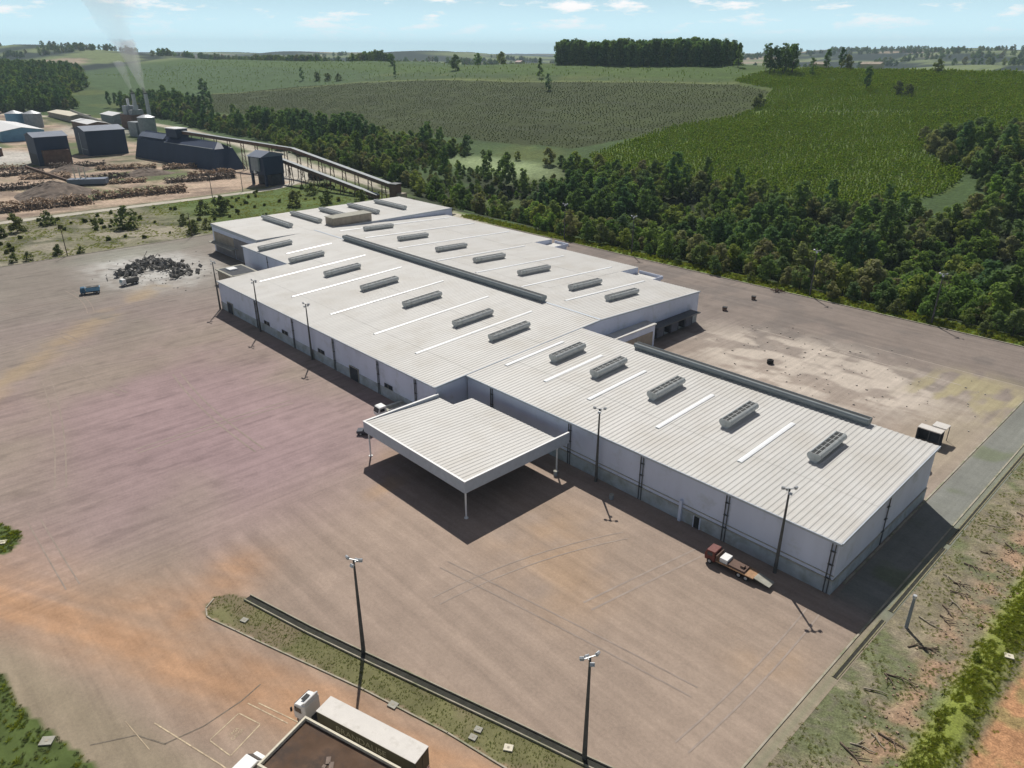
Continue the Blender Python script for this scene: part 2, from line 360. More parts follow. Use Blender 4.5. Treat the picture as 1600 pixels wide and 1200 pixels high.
c = mixc(c, (.48, .43, .35), np.exp(-(dpoly(x, y, [(-420, 268), (-540, 276), (-680, 300), (-860, 318), (-1000, 312), (-1200, 200)]) / 7) ** 4))
c = mixc(c, (.52, .50, .46), np.exp(-((x + 720) ** 2 / 60 ** 2 + (y - 120) ** 2 / 30 ** 2) ** 3) * .9)
c = mixc(c, (.46, .43, .38), np.exp(-((x + 900) ** 2 / 70 ** 2 + (y - 240) ** 2 / 35 ** 2) ** 3) * .8)
# grass edge of the paved yard and the gap beside the far hall
c = mixc(c, (.12, .175, .03), sst(234, 237, y) * (1 - sst(243, 248, y)) * sst(-330, -300, x))
c = mixc(c, (.44, .40, .33), np.exp(-(dpoly(x, y, [(-264, 232), (-330, 246), (-400, 262), (-425, 268)]) / 4) ** 4))
c = mixc(c, (.22, .19, .12), sst(244, 262, y) * (1 - sst(380, 396, y)) * .0)
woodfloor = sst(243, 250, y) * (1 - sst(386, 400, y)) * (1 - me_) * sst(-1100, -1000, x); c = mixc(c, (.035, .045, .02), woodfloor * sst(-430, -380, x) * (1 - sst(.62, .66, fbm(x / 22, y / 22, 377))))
pad_in = (x > -337) & (x < -22) & (y > -40) & (y < 236)
z = np.where(pad_in, -.25, z); z = np.where((x >= -24) & (x < 40) & (y > 30) & (y < 250), np.minimum(z, -.4), z)
nx, ny = len(xs), len(ys)
idx = np.arange(nx * ny).reshape(ny, nx)
F = np.stack([idx[:-1, :-1].ravel(), idx[:-1, 1:].ravel(), idx[1:, 1:].ravel(), idx[1:, :-1].ravel()], 1)
terrain_m = vcol_mat('terrain_soil_and_grass', fine=((.5, .3), (.06, .22)), bump=.6, bscale=.35, bdist=.9)
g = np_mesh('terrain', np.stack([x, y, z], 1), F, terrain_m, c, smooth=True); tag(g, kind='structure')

# ---------------------------------------------------------------- the paved yard
def grid_sheet(name, x0, x1, y0, y1, step, colf, zf, m, keep=None):
    gx = np.arange(x0, x1 + step * .5, step); gy = np.arange(y0, y1 + step * .5, step)
    GX, GY = np.meshgrid(gx, gy); px, py = GX.ravel(), GY.ravel()
    ii = np.arange(len(px)).reshape(GX.shape)
    F = np.stack([ii[:-1, :-1].ravel(), ii[:-1, 1:].ravel(), ii[1:, 1:].ravel(), ii[1:, :-1].ravel()], 1)
    if keep is not None:
        k = keep(px, py); F = F[k[F].all(1)]
    o = np_mesh(name, np.stack([px, py, zf(px, py)], 1), F, m, colf(px, py), smooth=True); return tag(o, kind='structure')
ISLAND = [(-92.8, 25.5), (-94.1, 26.0), (-95.1, 27.7), (-94.1, 29.8), (-91.4, 31.0), (-79.0, 34.3), (-69.6, 37.2), (-56.0, 41.5), (-47.0, 44.3), (-38.6, 46.7), (-30, 49.6), (-30, 44.2), (-42.5, 40.1), (-51.6, 38.1), (-64.2, 34.4), (-82.2, 28.2), (-85.9, 27.0), (-90.9, 25.4)]
GRASSBL = [(-108, -30), (-104, -3), (-100.1, .7), (-90.6, 1.6), (-83.6, 3.5), (-77.1, 5.3), (-70, 7), (-60, -30)]
GRASSTL = [(-150, 3), (-139, 8.5), (-134, 10.4), (-130.6, 9.4), (-128.6, 7.2), (-132, 3.5), (-145, -6)]
def padcol(x, y):
    n1 = fbm(x / 42, y / 42, 101); n2 = fbm(x / 9, y / 9, 105); n3 = fbm(x / 2.6, y / 2.6, 109, 3); n4 = fbm(x / 70, y / 30, 112)
    c = np.zeros((len(x), 3)); c[:] = (.345, .280, .235)
    c = mixc(c, (.270, .238, .205), sst(-190, -260, x))                       # greyer far left
    c = mixc(c, (.365, .262, .268), .95 * sst(.28, .55, n1) * np.exp(-(((x + 150) / 90) ** 2 + ((y - 50) / 46) ** 2)))   # pinkish
    c = mixc(c, (.385, .300, .235), .8 * sst(-125, -90, x) * (1 - sst(80, 110, y)))   # tan near the front
    c = mixc(c, (.255, .215, .190), .9 * sst(160, 185, y)); c = mixc(c, (.20, .175, .16), .6 * sst(.5, .65, n2) * sst(165, 190, y))
    pale = np.exp(-(((x + 75) / 34) ** 2 + ((y - 178) / 20) ** 2) ** 1.5); c = mixc(c, (.56, .49, .42), np.clip(pale * 1.6, 0, 1) * (.25 + .75 * sst(.38, .56, fbm(x / 7, y / 4, 167))))
    p2 = np.exp(-(((x + 40) / 14) ** 2 + ((y - 190) / 16) ** 2) ** 2); c = mixc(c, (.40, .35, .22), np.clip(p2 * sst(.42, .6, fbm(x / 3.2, y / 11, 121)) * 1.2, 0, 1))
    c = mixc(c, (.40, .34, .25), .8 * np.exp(-((x + 37) / 7) ** 2) * np.exp(-((y - 160) / 22) ** 2))
    rs = sst(-31.2, -30.4, x) * sst(92, 100, y); c = mixc(c, (.235, .240, .215), rs); c = mixc(c, (.16, .19, .10), rs * sst(.55, .7, n2) * .6)
    ws = np.exp(-(((x + 296) / 34) ** 2 + ((y - 88) / 21) ** 2) ** 2); c = mixc(c, (.56, .55, .52), np.clip(ws * (.1 + 1.5 * fbm(x / 5, y / 3, 163)), 0, 1))
    gg = np.exp(-(((x + 326) / 11) ** 2 + ((y - 92) / 30) ** 2) ** 2); c = mixc(c, (.28, .28, .23), gg * .7)
    org = np.exp(-(dpoly(x, y, [(-150, -12), (-115.3, 4), (-105, 9.6), (-94.5, 15.1), (-83.6, 19.7), (-74.1, 24.3), (-62, 29.2), (-40, 37)]) / (4.0 + 2.6 * n2)) ** 2)
    org = np.maximum(org, .9 * np.exp(-(dpoly(x, y, [(-84, 21.5), (-79, 24.6), (-62.8, 31.2), (-50.9, 34.8), (-36, 39)]) / (2.3 + 1.8 * n2)) ** 2))
    org = np.maximum(org, .75 * np.exp(-(dpoly(x, y, [(-99, 33), (-96.5, 28.8), (-94.2, 23.0), (-89.6, 18.6)]) / (3.5 + 3 * n2)) ** 2))
    org = np.maximum(org, .6 * np.exp(-(dpoly(x, y, [(-130, 0), (-105, 12), (-97, 22)]) / (6 + 5 * n1)) ** 2))
    uu = x * .88 + y * .47; vv = -x * .47 + y * .88; st_ = fbm(uu / 16, vv / 1.3, 151, 4); st2 = fbm(uu / 30, vv / .5, 157, 3)
    c = mixc(c, (.485, .295, .18), np.clip(org * (.60 + .8 * st_) * (.7 + .45 * n3), 0, 1)); c = c * (1 - (.28 * (st2 - .5)) * np.clip(org * 2, 0, 1))[:, None]
    o4 = np.exp(-(dpoly(x, y, [(-160, 0), (-185, 8), (-208.9, 21.6), (-221.5, 32.9), (-244.8, 54.0), (-268, 80)]) / (3 + 3 * n2)) ** 2)
    c = mixc(c, (.44, .33, .20), o4 * .55 * sst(.35, .6, n2))
    o5 = np.exp(-(dpoly(x, y, [(-100, 62), (-112, 72), (-114, 80)]) / 4) ** 2) + .8 * np.exp(-((x + 72) ** 2 + (y - 76) ** 2) / 90) + .7 * np.exp(-((x + 60) ** 2 + (y - 68) ** 2) / 60) + .8 * np.exp(-((x + 31) ** 2 + (y - 77) ** 2) / 22)
    c = mixc(c, (.47, .31, .18), np.clip(o5, 0, 1) * .6 * sst(.3, .6, n2))
    # olive grey asphalt in the gate area
    ol = sst(14, 8, y - .30 * (x + 80)) * sst(-125, -100, x); c = mixc(c, (.315, .265, .185), ol * .75 * (1 - np.clip(org, 0, 1)))
    c = mixc(c, (.24, .26, .16), np.exp(-(dpoly(x, y, [(-23.6, 30), (-23.6, 240)]) / .9) ** 2) * .6)
    isl = inpoly(x, y, ISLAND); c[isl] = (np.array((.185, .180, .085))[None] * (.7 + .6 * n3[isl])[:, None]); c[isl] = mixc(c[isl], (.23, .19, .12), sst(.5, .66, n2[isl]))
    gr = inpoly(x, y, GRASSBL) | inpoly(x, y, GRASSTL); c[gr] = (np.array((.092, .128, .038))[None] * (.6 + .8 * n3[gr])[:, None])
    # dark tyre scuffs
    sc = fbm(x / 1.6, y / 7.0, 131, 3); c = c * (1 - .16 * sst(.62, .75, sc) * (1 - sst(-125, -105, x)))[:, None]
    c = c * (.79 + .18 * n4)[:, None]
    a = np.clip(sst(-112, -104, x + 6 * (n1 - .5)) * (1 - sst(100, 130, y)) + sst(196, 206, y), 0, 1)
    return np.concatenate([c, a[:, None]], 1)
pad_m = vcol_mat('worn_asphalt', rough=.93, fine=((7.0, .10), (2.2, .10), (.35, .08), (.05, .05)), streaks=((.80, .016, .115, .06), (.014, .50, .125, -.04), (.10, .08, .06, .3)), bump=.25, bscale=4, bdist=.05)
grid_sheet('paved_yard', -337, -23, -30, 236, .75, padcol, lambda x, y: .0 * x + .02 * (fbm(x / 12, y / 12, 140) - .5),
           pad_m, keep=lambda x, y: ~(((x < -308) & (y > 134)) | ((x < -263) & (y > 212))))
# verge, bank and dirt right of the yard
def vergez(x, y):
    b = .9 * np.exp(-((x + 10.0) / 2.3) ** 2) * (.8 + .4 * fbm(x / 3, y / 3, 201)) + .35 * (fbm(x / 2.2, y / 2.2, 207) - .4) * sst(-22.5, -20, x)
    return b + .35 * np.exp(-((x + 14.6) / 1.2) ** 2) * (fbm(x / 1.2, y / 1.2, 205) - .3) - .02
def vergecol(x, y):
    n1 = fbm(x / 11, y / 11, 211); n2 = fbm(x / 2.5, y / 2.5, 213); n3 = fbm(x / .9, y / .9, 217, 3)
    c = np.zeros((len(x), 3)); c[:] = (.215, .190, .125)
    c = mixc(c, (.15, .165, .085), sst(.45, .65, n1)); c = mixc(c, (.30, .255, .19), sst(.55, .7, n2) * .7); c = mixc(c, (.17, .15, .12), sst(.55, .7, n3) * .6)
    w = 1.6 + 1.4 * n1
    c = mixc(c, (.36, .235, .155), np.exp(-((x + 14.6 - 2 * (n1 - .5)) / w) ** 2) * sst(.36, .66, n2) * .9)
    c = mixc(c, (.21, .25, .042) , (.75 + .25 * n2) * np.exp(-((x + 10.1) / 2.2) ** 4))
    c = mixc(c, (.43, .235, .125), sst(-7.6, -6.2, x + 1.5 * (n1 - .5)))
    c = mixc(c, (.22, .22, .09), sst(-9, -7, x) * sst(.5, .65, n2) * .6)
    c = mixc(c, (.10, .15, .035), sst(205, 225, y))
    return c
verge_m = vcol_mat('verge_soil', fine=((4.0, .35), (.9, .28), (.2, .15)), bump=.7, bscale=3.0, bdist=.15)
grid_sheet('verge', -23.4, 40, 30, 250, .5, vergecol, vergez, verge_m)
# service road by the log yard
def road_strip(name, pts, w, m, zoff):
    mb = MB(); V = []
    for i, p in enumerate(pts):
        a = Vector(pts[max(0, i - 1)]); b = Vector(pts[min(len(pts) - 1, i + 1)]); d = (b - a).normalized(); n = Vector((-d.y, d.x))
        for s in (-1, 1):
            q = Vector(p) + n * s * w / 2; V.append((q.x, q.y, float(hgt(q.x, q.y)) + zoff))
    mb.add(V, [(2 * i, 2 * i + 1, 2 * i + 3, 2 * i + 2) for i in range(len(pts) - 1)])
    return tag(mb.build(name, m), kind='structure')
pale_road = mat('pale_road', (.46, .43, .36), .95, .14, .12, dirt=(.33, .31, .24), dirt_scale=.08)
road_strip('service_road', [(-431, y) for y in range(-40, 200, 8)] + [(-433, 208), (-440, 222), (-452, 238), (-470, 256), (-490, 266)], 7, pale_road, .12)
# kerbs along the yard
mb = MB(); mb.box(-337.35, -30, -.2, -337, 134, .16); mb.build('kerb', M['kerb']); kb = bpy.data.objects['kerb']; tag(kb, kind='structure')
mb = MB(); mb.box(-262, 236, -.3, -24, 236.4, .22); tag(mb.build('kerb', M['kerb']), kind='structure')
mb = MB(); mb.box(-31.0, 100, -.2, -30.7, 236, .13); mb.box(-24.7, 30, -.2, -24.45, 236, .12); tag(mb.build('kerb', M['kerb']), kind='structure')
# painted slab joint across the back yard
mb = MB(); mb.box(-100, 195.0, .012, -44, 195.28, .02); mb.box(-72, 205, .012, -30, 205.2, .02); tag(mb.build('painted_line', mat('pale_line', (.46, .40, .34), .9, .2, .6)), kind='structure')

def tyre_marks(pts, gauge=1.9, w=.28):
    mb = MB()
    for s_ in (-1, 1):
        V = []
        for i, p in enumerate(pts):
            a = Vector(pts[max(0, i - 1)]); b = Vector(pts[min(len(pts) - 1, i + 1)]); d = (b - a).normalized(); n = Vector((-d.y, d.x)); q = Vector(p) + n * s_ * gauge / 2
            for e in (-1, 1): V.append((q.x + n.x * e * w / 2, q.y + n.y * e * w / 2, .022 + TM * .0006))
        mb.add(V, [(2 * i, 2 * i + 1, 2 * i + 3, 2 * i + 2) for i in range(len(pts) - 1)])
    return mb
TM = 0; mbt = MB(); mbl = MB(); rt_ = random.Random(21)
for k in range(18):
    TM = k; a0 = rt_.uniform(-.25, .25) + (0 if k % 2 else math.pi / 2); px_, py_ = (rt_.uniform(-300, -130), rt_.uniform(0, 70)) if k % 3 else (rt_.uniform(-110, -30), rt_.uniform(45, 80)); cv = rt_.uniform(-.012, .012); pts = []
    for i in range(rt_.randrange(16, 40)): pts.append((px_, py_)); px_ += 1.6 * math.cos(a0); py_ += 1.6 * math.sin(a0); a0 += cv * 1.6
    pts = [p for p in pts if -334 < p[0] < -26 and -25 < p[1] < (84 if p[0] < -118 else 92 if p[0] > -80 else 66) and p[1] > .37 * (p[0] + 95) + 33 - (60 if p[0] < -100 else 0)]
    if len(pts) > 6:
        m_ = tyre_marks(pts, 1.9, rt_.uniform(.2, .35)); (mbt if k % 2 else mbl).add(m_.v, m_.f)
tag(mbt.build('tyre_marks', mat('tyre_mark_dark', (.298, .243, .206), .95, .16, .6)), kind='structure'); tag(mbl.build('tyre_marks', mat('tyre_mark_pale', (.335, .275, .234), .95, .14, .6)), kind='structure')

# ---------------------------------------------------------------- warehouse
PITCH = 1.0
def corr(mb, x0, x1, y0, y1, zf, y_mid=None, along='y', lift=0.0):
    """ribbed sheet between x0..x1 with ribs running along y"""
    prof = []; n = max(1, round((x1 - x0) / PITCH)); p = (x1 - x0) / n
    for k in range(n):
        b = x0 + k * p
        prof += [(b, 0), (b + .42 * p, 0), (b + .56 * p, .075), (b + .86 * p, .075)]
    prof.append((x1, 0))
    m = len(prof); ns = max(1, round(abs(y1 - y0) / 11.5)); up = zf(y1) > zf(y0)
    for i in range(ns):                                   # sheets lap down the slope
        ya, yb = y0 + (y1 - y0) * i / ns, y0 + (y1 - y0) * (i + 1) / ns
        l_ = .03 * ((i if up else ns - 1 - i) % 2)
        vs = [(u, yy, zf(yy) + dz + lift + l_) for yy in (ya, yb) for u, dz in prof]
        mb.add(vs, [(k, k + 1, m + k + 1, m + k) for k in range(m - 1)])
def wallseg(mb, p, q, z0, zf, t=0.0):
    """vertical wall from p to q, top following the roof"""
    (xa, ya), (xb, yb) = p, q
    n = 8 if ya != yb else 1; V = []; Fc = []
    for i in range(n + 1):
        f = i / n; X_, Y_ = xa + (xb - xa) * f, ya + (yb - ya) * f
        V += [(X_, Y_, z0), (X_, Y_, zf(Y_) - .02)]
    mb.add(V, [(2 * i, 2 * i + 2, 2 * i + 3, 2 * i + 1) for i in range(n)])
def base_band(mb, p, q, nrm, z1=2.5, t=.12):
    (xa, ya), (xb, yb) = p, q
    if ya == yb: mb.box(min(xa, xb), ya + min(0, nrm * t), 0, max(xa, xb), ya + max(0, nrm * t), z1)
    else: mb.box(xa + min(0, nrm * t), min(ya, yb), 0, xa + max(0, nrm * t), max(ya, yb), z1)
VP = [(-.62, 0), (-.62, .45), (-1.0, .75), (-1.22, 1.15), (-1.22, 1.5), (-1.05, 1.85), (-.75, 2.05), (-.62, 1.93), (-.62, 1.8), (.62, 1.8), (.62, 1.93), (.75, 2.05), (1.05, 1.85), (1.22, 1.5), (1.22, 1.15), (1.0, .75), (.62, .45), (.62, 0)]
def vent(parent, cx, cy, L, axis, zc, scale=1.0, slope=0.0, ribs=True, vm='vent'):
    """hooded ridge ventilator: shell with a dark open slot along its top and a plate at each end"""
    mb = MB(); pr = [(u * scale, zz * scale) for u, zz in VP]
    h = L / 2
    n = len(pr); V = []; steps = 2
    for a in (-h, h):
        for u, zz in pr:
            V.append((a, u, zz) if axis == 'x' else (u, a, zz))
    mb.add(V, [(k, (k + 1) % n, n + (k + 1) % n, n + k) for k in range(n)])
    m = mb.build('roof_vent', M[vm], parent); m.location = Vector((cx, cy, zc)) - parent.location
    if axis == 'y': m.rotation_euler = (math.atan(slope), 0, 0)
    for p in m.data.polygons: p.use_smooth = False
    g_ = MB(); w = .58 * scale
    (g_.box(-h + .15, -w, 1.81 * scale, h - .15, w, 1.83 * scale) if axis == 'x' else g_.box(-w, -h + .15, 1.81 * scale, w, h - .15, 1.83 * scale))
    g_.build('grille', M['dark'], m)
    if ribs:
        r_ = MB(); k = max(3, int(L / 1.6))
        for i in range(1, k):
            a = -h + L * i / k
            (r_.box(a - .05, -w, 1.835 * scale, a + .05, w, 1.93 * scale) if axis == 'x' else r_.box(-w, a - .05, 1.835 * scale, w, a + .05, 1.93 * scale))
        (r_.box(-h + .15, -.04, 1.835 * scale, h - .15, .04, 1.90 * scale) if axis == 'x' else r_.box(-.04, -h + .15, 1.835 * scale, .04, h - .15, 1.90 * scale))
        r_.build('slat', M['vent'], m)
    for s in (-1, 1):
        e = MB(); a0, a1 = sorted((s * h, s * (h + .06)))
        e.extr([(u * 1.02, zz) for u, zz in pr[:8]] + [(u * 1.02, zz) for u, zz in pr[10:]], axis, a0, a1)
        e.build('end_plate', M[vm], m)
    return m
def skylight(parent, xc, y0, y1, zf, w=.82):
    mb = MB(); z0, z1 = zf(y0), zf(y1)
    V = []
    for yy, zz in ((y0, z0), (y1, z1)):
        V += [(xc - w / 2, yy, zz + .02), (xc - w / 2, yy, zz + .16), (xc - w * .2, yy, zz + .24), (xc + w * .2, yy, zz + .24), (xc + w / 2, yy, zz + .16), (xc + w / 2, yy, zz + .02)]
    mb.add(V, [(k, k + 1, k + 7, k + 6) for k in range(5)] + [(0, 1, 2, 3, 4, 5), (11, 10, 9, 8, 7, 6)])
    mb.build('skylight', M['skylight'], parent, world=True)
def downpipe(parent, xx, yy, zt, nrm='y-', twin=True):
    mb = MB()
    for d in ((-.28, .28) if twin else (0,)):
        if nrm == 'y-': mb.cyl((xx + d, yy - .2, .1), (xx + d, yy - .2, zt - .15), .1, n=8)
        else: mb.cyl((xx + .2, yy + d, .1), (xx + .2, yy + d, zt - .15), .1, n=8)
    for zz in (2.7, 5.2, 7.6):
        if nrm == 'y-': mb.box(xx - .42, yy - .32, zz, xx + .42, yy - .01, zz + .08)
        else: mb.box(xx + .01, yy - .42, zz, xx + .32, yy + .42, zz + .08)
    mb.build('downpipe', M['steel'], parent, world=True)

# main hall
hall = empty('warehouse', (-190, 142, 0), 0, 'broad white warehouse hall with two-slope pale grey ribbed roof and long ridge ventilator', 'warehouse')
mb = MB()
corr(mb, -264.5, -229, 111.7, 142, zr); corr(mb, -229, -116.5, 87.0, 142, zr)
corr(mb, -264.5, -197, 142, 207.8, zr); corr(mb, -197, -147, 142, 197.8, zr); corr(mb, -147, -116.5, 142, 188.2, zr)
mb.build('roof', M['roof'], hall, world=True)
mb = MB()
out = [(-264.5, 112), (-229, 112), (-229, 87.3), (-116.5, 87.3), (-116.5, 187.9), (-147, 187.9), (-147, 197.5), (-197, 197.5), (-197, 207.5), (-264.5, 207.5)]
for p, q in zip(out, out[1:] + out[:1]): wallseg(mb, p, q, 0, zr)
mb.build('wall', M['wall'], hall, world=True)
mb = MB(); base_band(mb, (-264.5, 112), (-229, 112), -1); base_band(mb, (-228.99, 87.3), (-116.51, 87.3), -1); base_band(mb, (-229, 87.3), (-229, 111.9), -1); base_band(mb, (-116.5, 137), (-116.5, 187.8), 1); base_band(mb, (-116.5, 87.42), (-116.5, 95.8), 1, 2.5)
mb.build('wall_base', M['base'], hall, world=True)
mb = MB()
for (xa, xb, yy) in ((-264.6, -229.2, 111.62), (-229.12, -116.4, 86.95)): mb.box(xa, yy - .18, zr(yy) - .32, xb, yy - .01, zr(yy) + .06)
mb.box(-116.49, 87.0, 0, -116.41, 87.1, .01)
V = []
for yy in (87.0, 142.0, 188.3): V += [(-116.5, yy, zr(yy) - .3), (-116.5, yy, zr(yy) + .1), (-116.28, yy, zr(yy) + .1), (-116.28, yy, zr(yy) - .3)]
mb.add(V, [(0, 1, 5, 4), (1, 2, 6, 5), (2, 3, 7, 6), (3, 0, 4, 7), (4, 5, 9, 8), (5, 6, 10, 9), (6, 7, 11, 10), (7, 4, 8, 11), (0, 3, 2, 1), (8, 9, 10, 11)])
mb.build('eave_trim', M['trim'], hall, world=True)
mb = MB(); mb.extr([(141.6, zr(142) + .10), (142, zr(142) + .16), (142.4, zr(142) + .10), (142, zr(142) + .02)], 'x', -264.4, -116.6)
mb.build('ridge_cap', M['trim'], hall, world=True)
vent(hall, (-241.7 - 137.4) / 2, 142, 104.3, 'x', zr(142) - .1, .95, ribs=False, vm='tube')
for xx in (-252, -229, -205.9, -184.7, -163.2, -141, -126.9): vent(hall, xx, 119, 12.6, 'y', zr(119) - .12, .9, .042)
for xx in (-251.7, -228.4, -205.2, -184.6, -162.9, -141, -126.8): vent(hall, xx, 163.6, 13.2, 'y', zr(163.6) - .12, .9, -.042)
for xx, ya, yb in ((-240.9, 117.4, 135.5), (-217.5, 95.8, 135), (-196, 95.5, 135), (-174, 95.4, 135), (-152.5, 95.4, 134.5), (-134.4, 95.2, 134.2)): skylight(hall, xx, ya, yb, zr)
for xx, ya, yb in ((-257, 149, 204), (-240, 149.5, 204), (-218, 149, 204), (-194.3, 148.4, 190), (-174, 148.3, 189.5), (-152.6, 147.8, 190), (-134.3, 147.5, 184)): skylight(hall, xx, ya, yb, zr)
for xx in (-203.3, -180.7, -159.2, -139, -124): downpipe(hall, xx, 87.3, zr(87.3))
downpipe(hall, -245, 112, zr(112), twin=False)
for xx, w, h in ((-222, 3.6, 3.4), (-171, 1.2, 2.3), (-150, 3.8, 3.5)):
    mb = MB(); mb.box(xx - w / 2, 87.05, 0, xx + w / 2, 87.17, h)
    d = mb.build('door', M['dock'] if w > 2 else M['steel'], hall, world=True)
    mb = MB(); f = .15; mb.box(xx - w / 2 - f, 87.0, 0, xx - w / 2, 87.29, h + f); mb.box(xx + w / 2, 87.0, 0, xx + w / 2 + f, 87.29, h + f); mb.box(xx - w / 2, 87.0, h, xx + w / 2, 87.29, h + f)
    q = mb.build('frame', M['concrete'], hall, world=True); q.parent = d
for xx in (-197, -186, -166, -135):
    mb = MB(); mb.box(xx - 1.6, 87.12, 2.75, xx + 1.6, 87.24, 3.75)
    w_ = mb.build('window', M['glass'], hall, world=True)
    mb = MB(); mb.box(xx - 1.75, 87.06, 2.6, xx + 1.75, 87.3, 2.74); mb.box(xx - .05, 87.08, 2.75, xx + .05, 87.11, 3.75)
    q = mb.build('sill', M['concrete'], hall, world=True); q.parent = w_
# dock shelters on the back part of the end wall
for yy in (166, 173, 180):
    mb = MB(); mb.box(-116.35, yy - 2.1, 1.1, -114.2, yy + 2.1, 4.4); d = mb.build('dock_shelter', M['dock'], hall, world=True)
    mb = MB(); mb.box(-114.2, yy - 1.5, 1.2, -114.12, yy + 1.5, 3.8); q = mb.build('dock_door', mat('dock_door_%d' % yy, (.10, .11, .14), .7, .2, .8), hall, world=True); q.parent = d
mb = MB(); mb.box(-116.35, 163, 4.55, -112.8, 184, 4.8); mb.build('awning', M['steel'], hall, world=True)

# front wing
wing = empty('warehouse', (-74, 115, 0), 0, 'long white warehouse wing nearest the viewer, single-slope ribbed roof with five vents', 'warehouse')
zw = lambda yy: 9.58 + .042 * (yy - 96)
mb = MB(); corr(mb, -116.25, -31.0, 95.7, 134.3, zw); mb.build('roof', M['roof'], wing, world=True)
mb = MB(); out = [(-116.2, 96), (-31.3, 96), (-31.3, 134), (-116.2, 134)]
for p, q in list(zip(out, out[1:] + out[:1]))[:3]: wallseg(mb, p, q, 0, zw)
mb.build('wall', M['wall'], wing, world=True)
mb = MB(); base_band(mb, (-116.1, 96), (-31.3, 96), -1); base_band(mb, (-31.3, 95.88), (-31.3, 134), 1); mb.build('wall_base', M['base'], wing, world=True)
mb = MB(); mb.box(-116.1, 95.78, 2.5, -31.1, 95.98, 2.68); mb.box(-116.1, 95.85, 3.35, -31.2, 95.98, 3.47); mb.box(-31.28, 96, 2.5, -31.08, 134, 2.68); mb.build('ledge', M['concrete'], wing, world=True)
mb = MB(); mb.box(-116.1, 95.5, zw(95.7) - .34, -30.95, 95.69, zw(95.7) + .05)
V = []
for yy in (95.7, 134.3): V += [(-30.99, yy, zw(yy) - .34), (-30.99, yy, zw(yy) + .12), (-30.8, yy, zw(yy) + .12), (-30.8, yy, zw(yy) - .34)]
mb.add(V, [(0, 1, 5, 4), (1, 2, 6, 5), (2, 3, 7, 6), (3, 0, 4, 7), (0, 3, 2, 1), (4, 5, 6, 7)]); mb.build('eave_trim', M['trim'], wing, world=True)
vent(wing, (-98.2 - 43.1) / 2, 133.4, 55, 'x', zw(133.4) - .1, .78, ribs=False, vm='tube')
for xx in (-106.9, -94.5, -79, -62, -44.5): vent(wing, xx, 118.9, 10.0, 'y', zw(118.9) - .1, 1.0, .042)
for xx in (-113.5, -101.1, -88.5, -71.2, -53.6): skylight(wing, xx, 105.2, 124.3, zw, .95)
for xx in (-108, -85, -67.3, -49.8, -32): downpipe(wing, xx, 96, zw(96))
downpipe(wing, -31.3, 114, zw(114), 'x+', False)
for xx, w, h in ((-55, 1.1, 2.2), (-95, 4, 3.4)):
    mb = MB(); mb.box(xx - w / 2, 95.76, 0, xx + w / 2, 95.87, h); d = mb.build('door', M['dark'], wing, world=True)
    mb = MB(); f = .16; mb.box(xx - w / 2 - f, 95.7, 0, xx - w / 2, 95.97, h + f); mb.box(xx + w / 2, 95.7, 0, xx + w / 2 + f, 95.97, h + f)
    q = mb.build('frame', M['wall'], wing, world=True); q.parent = d
mb = MB(); mb.box(-58.6, 95.4, 0, -58.1, 95.97, 4.2); mb.build('pilaster', M['wall'], wing, world=True)

# far hall
fh = empty('warehouse', (-285, 165, 0), 0, 'flat-roofed far hall closing the left end of the warehouse, five parallel vents on top', 'warehouse')
zf_ = lambda yy: 11.15 + .004 * (165 - yy)
mb = MB(); corr(mb, -306.2, -264.3, 117.6, 212.2, zf_); mb.build('roof', M['roof'], fh, world=True)
mb = MB(); out = [(-306, 117.9), (-264.55, 117.9), (-264.55, 212), (-306, 212)]
for p, q in zip(out, out[1:] + out[:1]): wallseg(mb, p, q, 0, zf_)
mb.build('wall', M['wall'], fh, world=True)
mb = MB(); mb.box(-306.1, 117.55, 10.2, -264.5, 117.85, 11.3); mb.box(-264.5, 117.9, 10.75, -264.32, 212, 11.2); mb.build('fascia', M['trim'], fh, world=True)
mb = MB(); mb.box(-304.5, 117.72, 4.6, -286, 117.88, 8.4); mb.build('cladding_panel', M['tan'], fh, world=True)
mb = MB(); mb.box(-285.5, 117.74, .2, -267, 117.88, 8.6); mb.box(-304.5, 117.75, .2, -286.2, 117.88, 4.3); mb.build('shutter', mat('dusty_shutter', (.22, .21, .215), .8, .15, .4), fh, world=True)
mb = MB(); mb.box(-305, 114.9, 4.33, -283, 117.7, 4.55); mb.build('awning', M['concrete'], fh, world=True)
for yy in (137.8, 151, 165, 179.5, 194): vent(fh, -287.5, yy, 23.5, 'x', zf_(yy) - .05, .92)
mb = MB(); mb.box(-272.5, 151.8, 11.0, -266.2, 170, 14.3); p_ = mb.build('penthouse', M['tan'], fh, world=True)
mb = MB(); mb.box(-272.8, 151.5, 14.3, -265.9, 170.3, 14.5); q = mb.build('roof', M['concrete'], fh, world=True); q.parent = p_

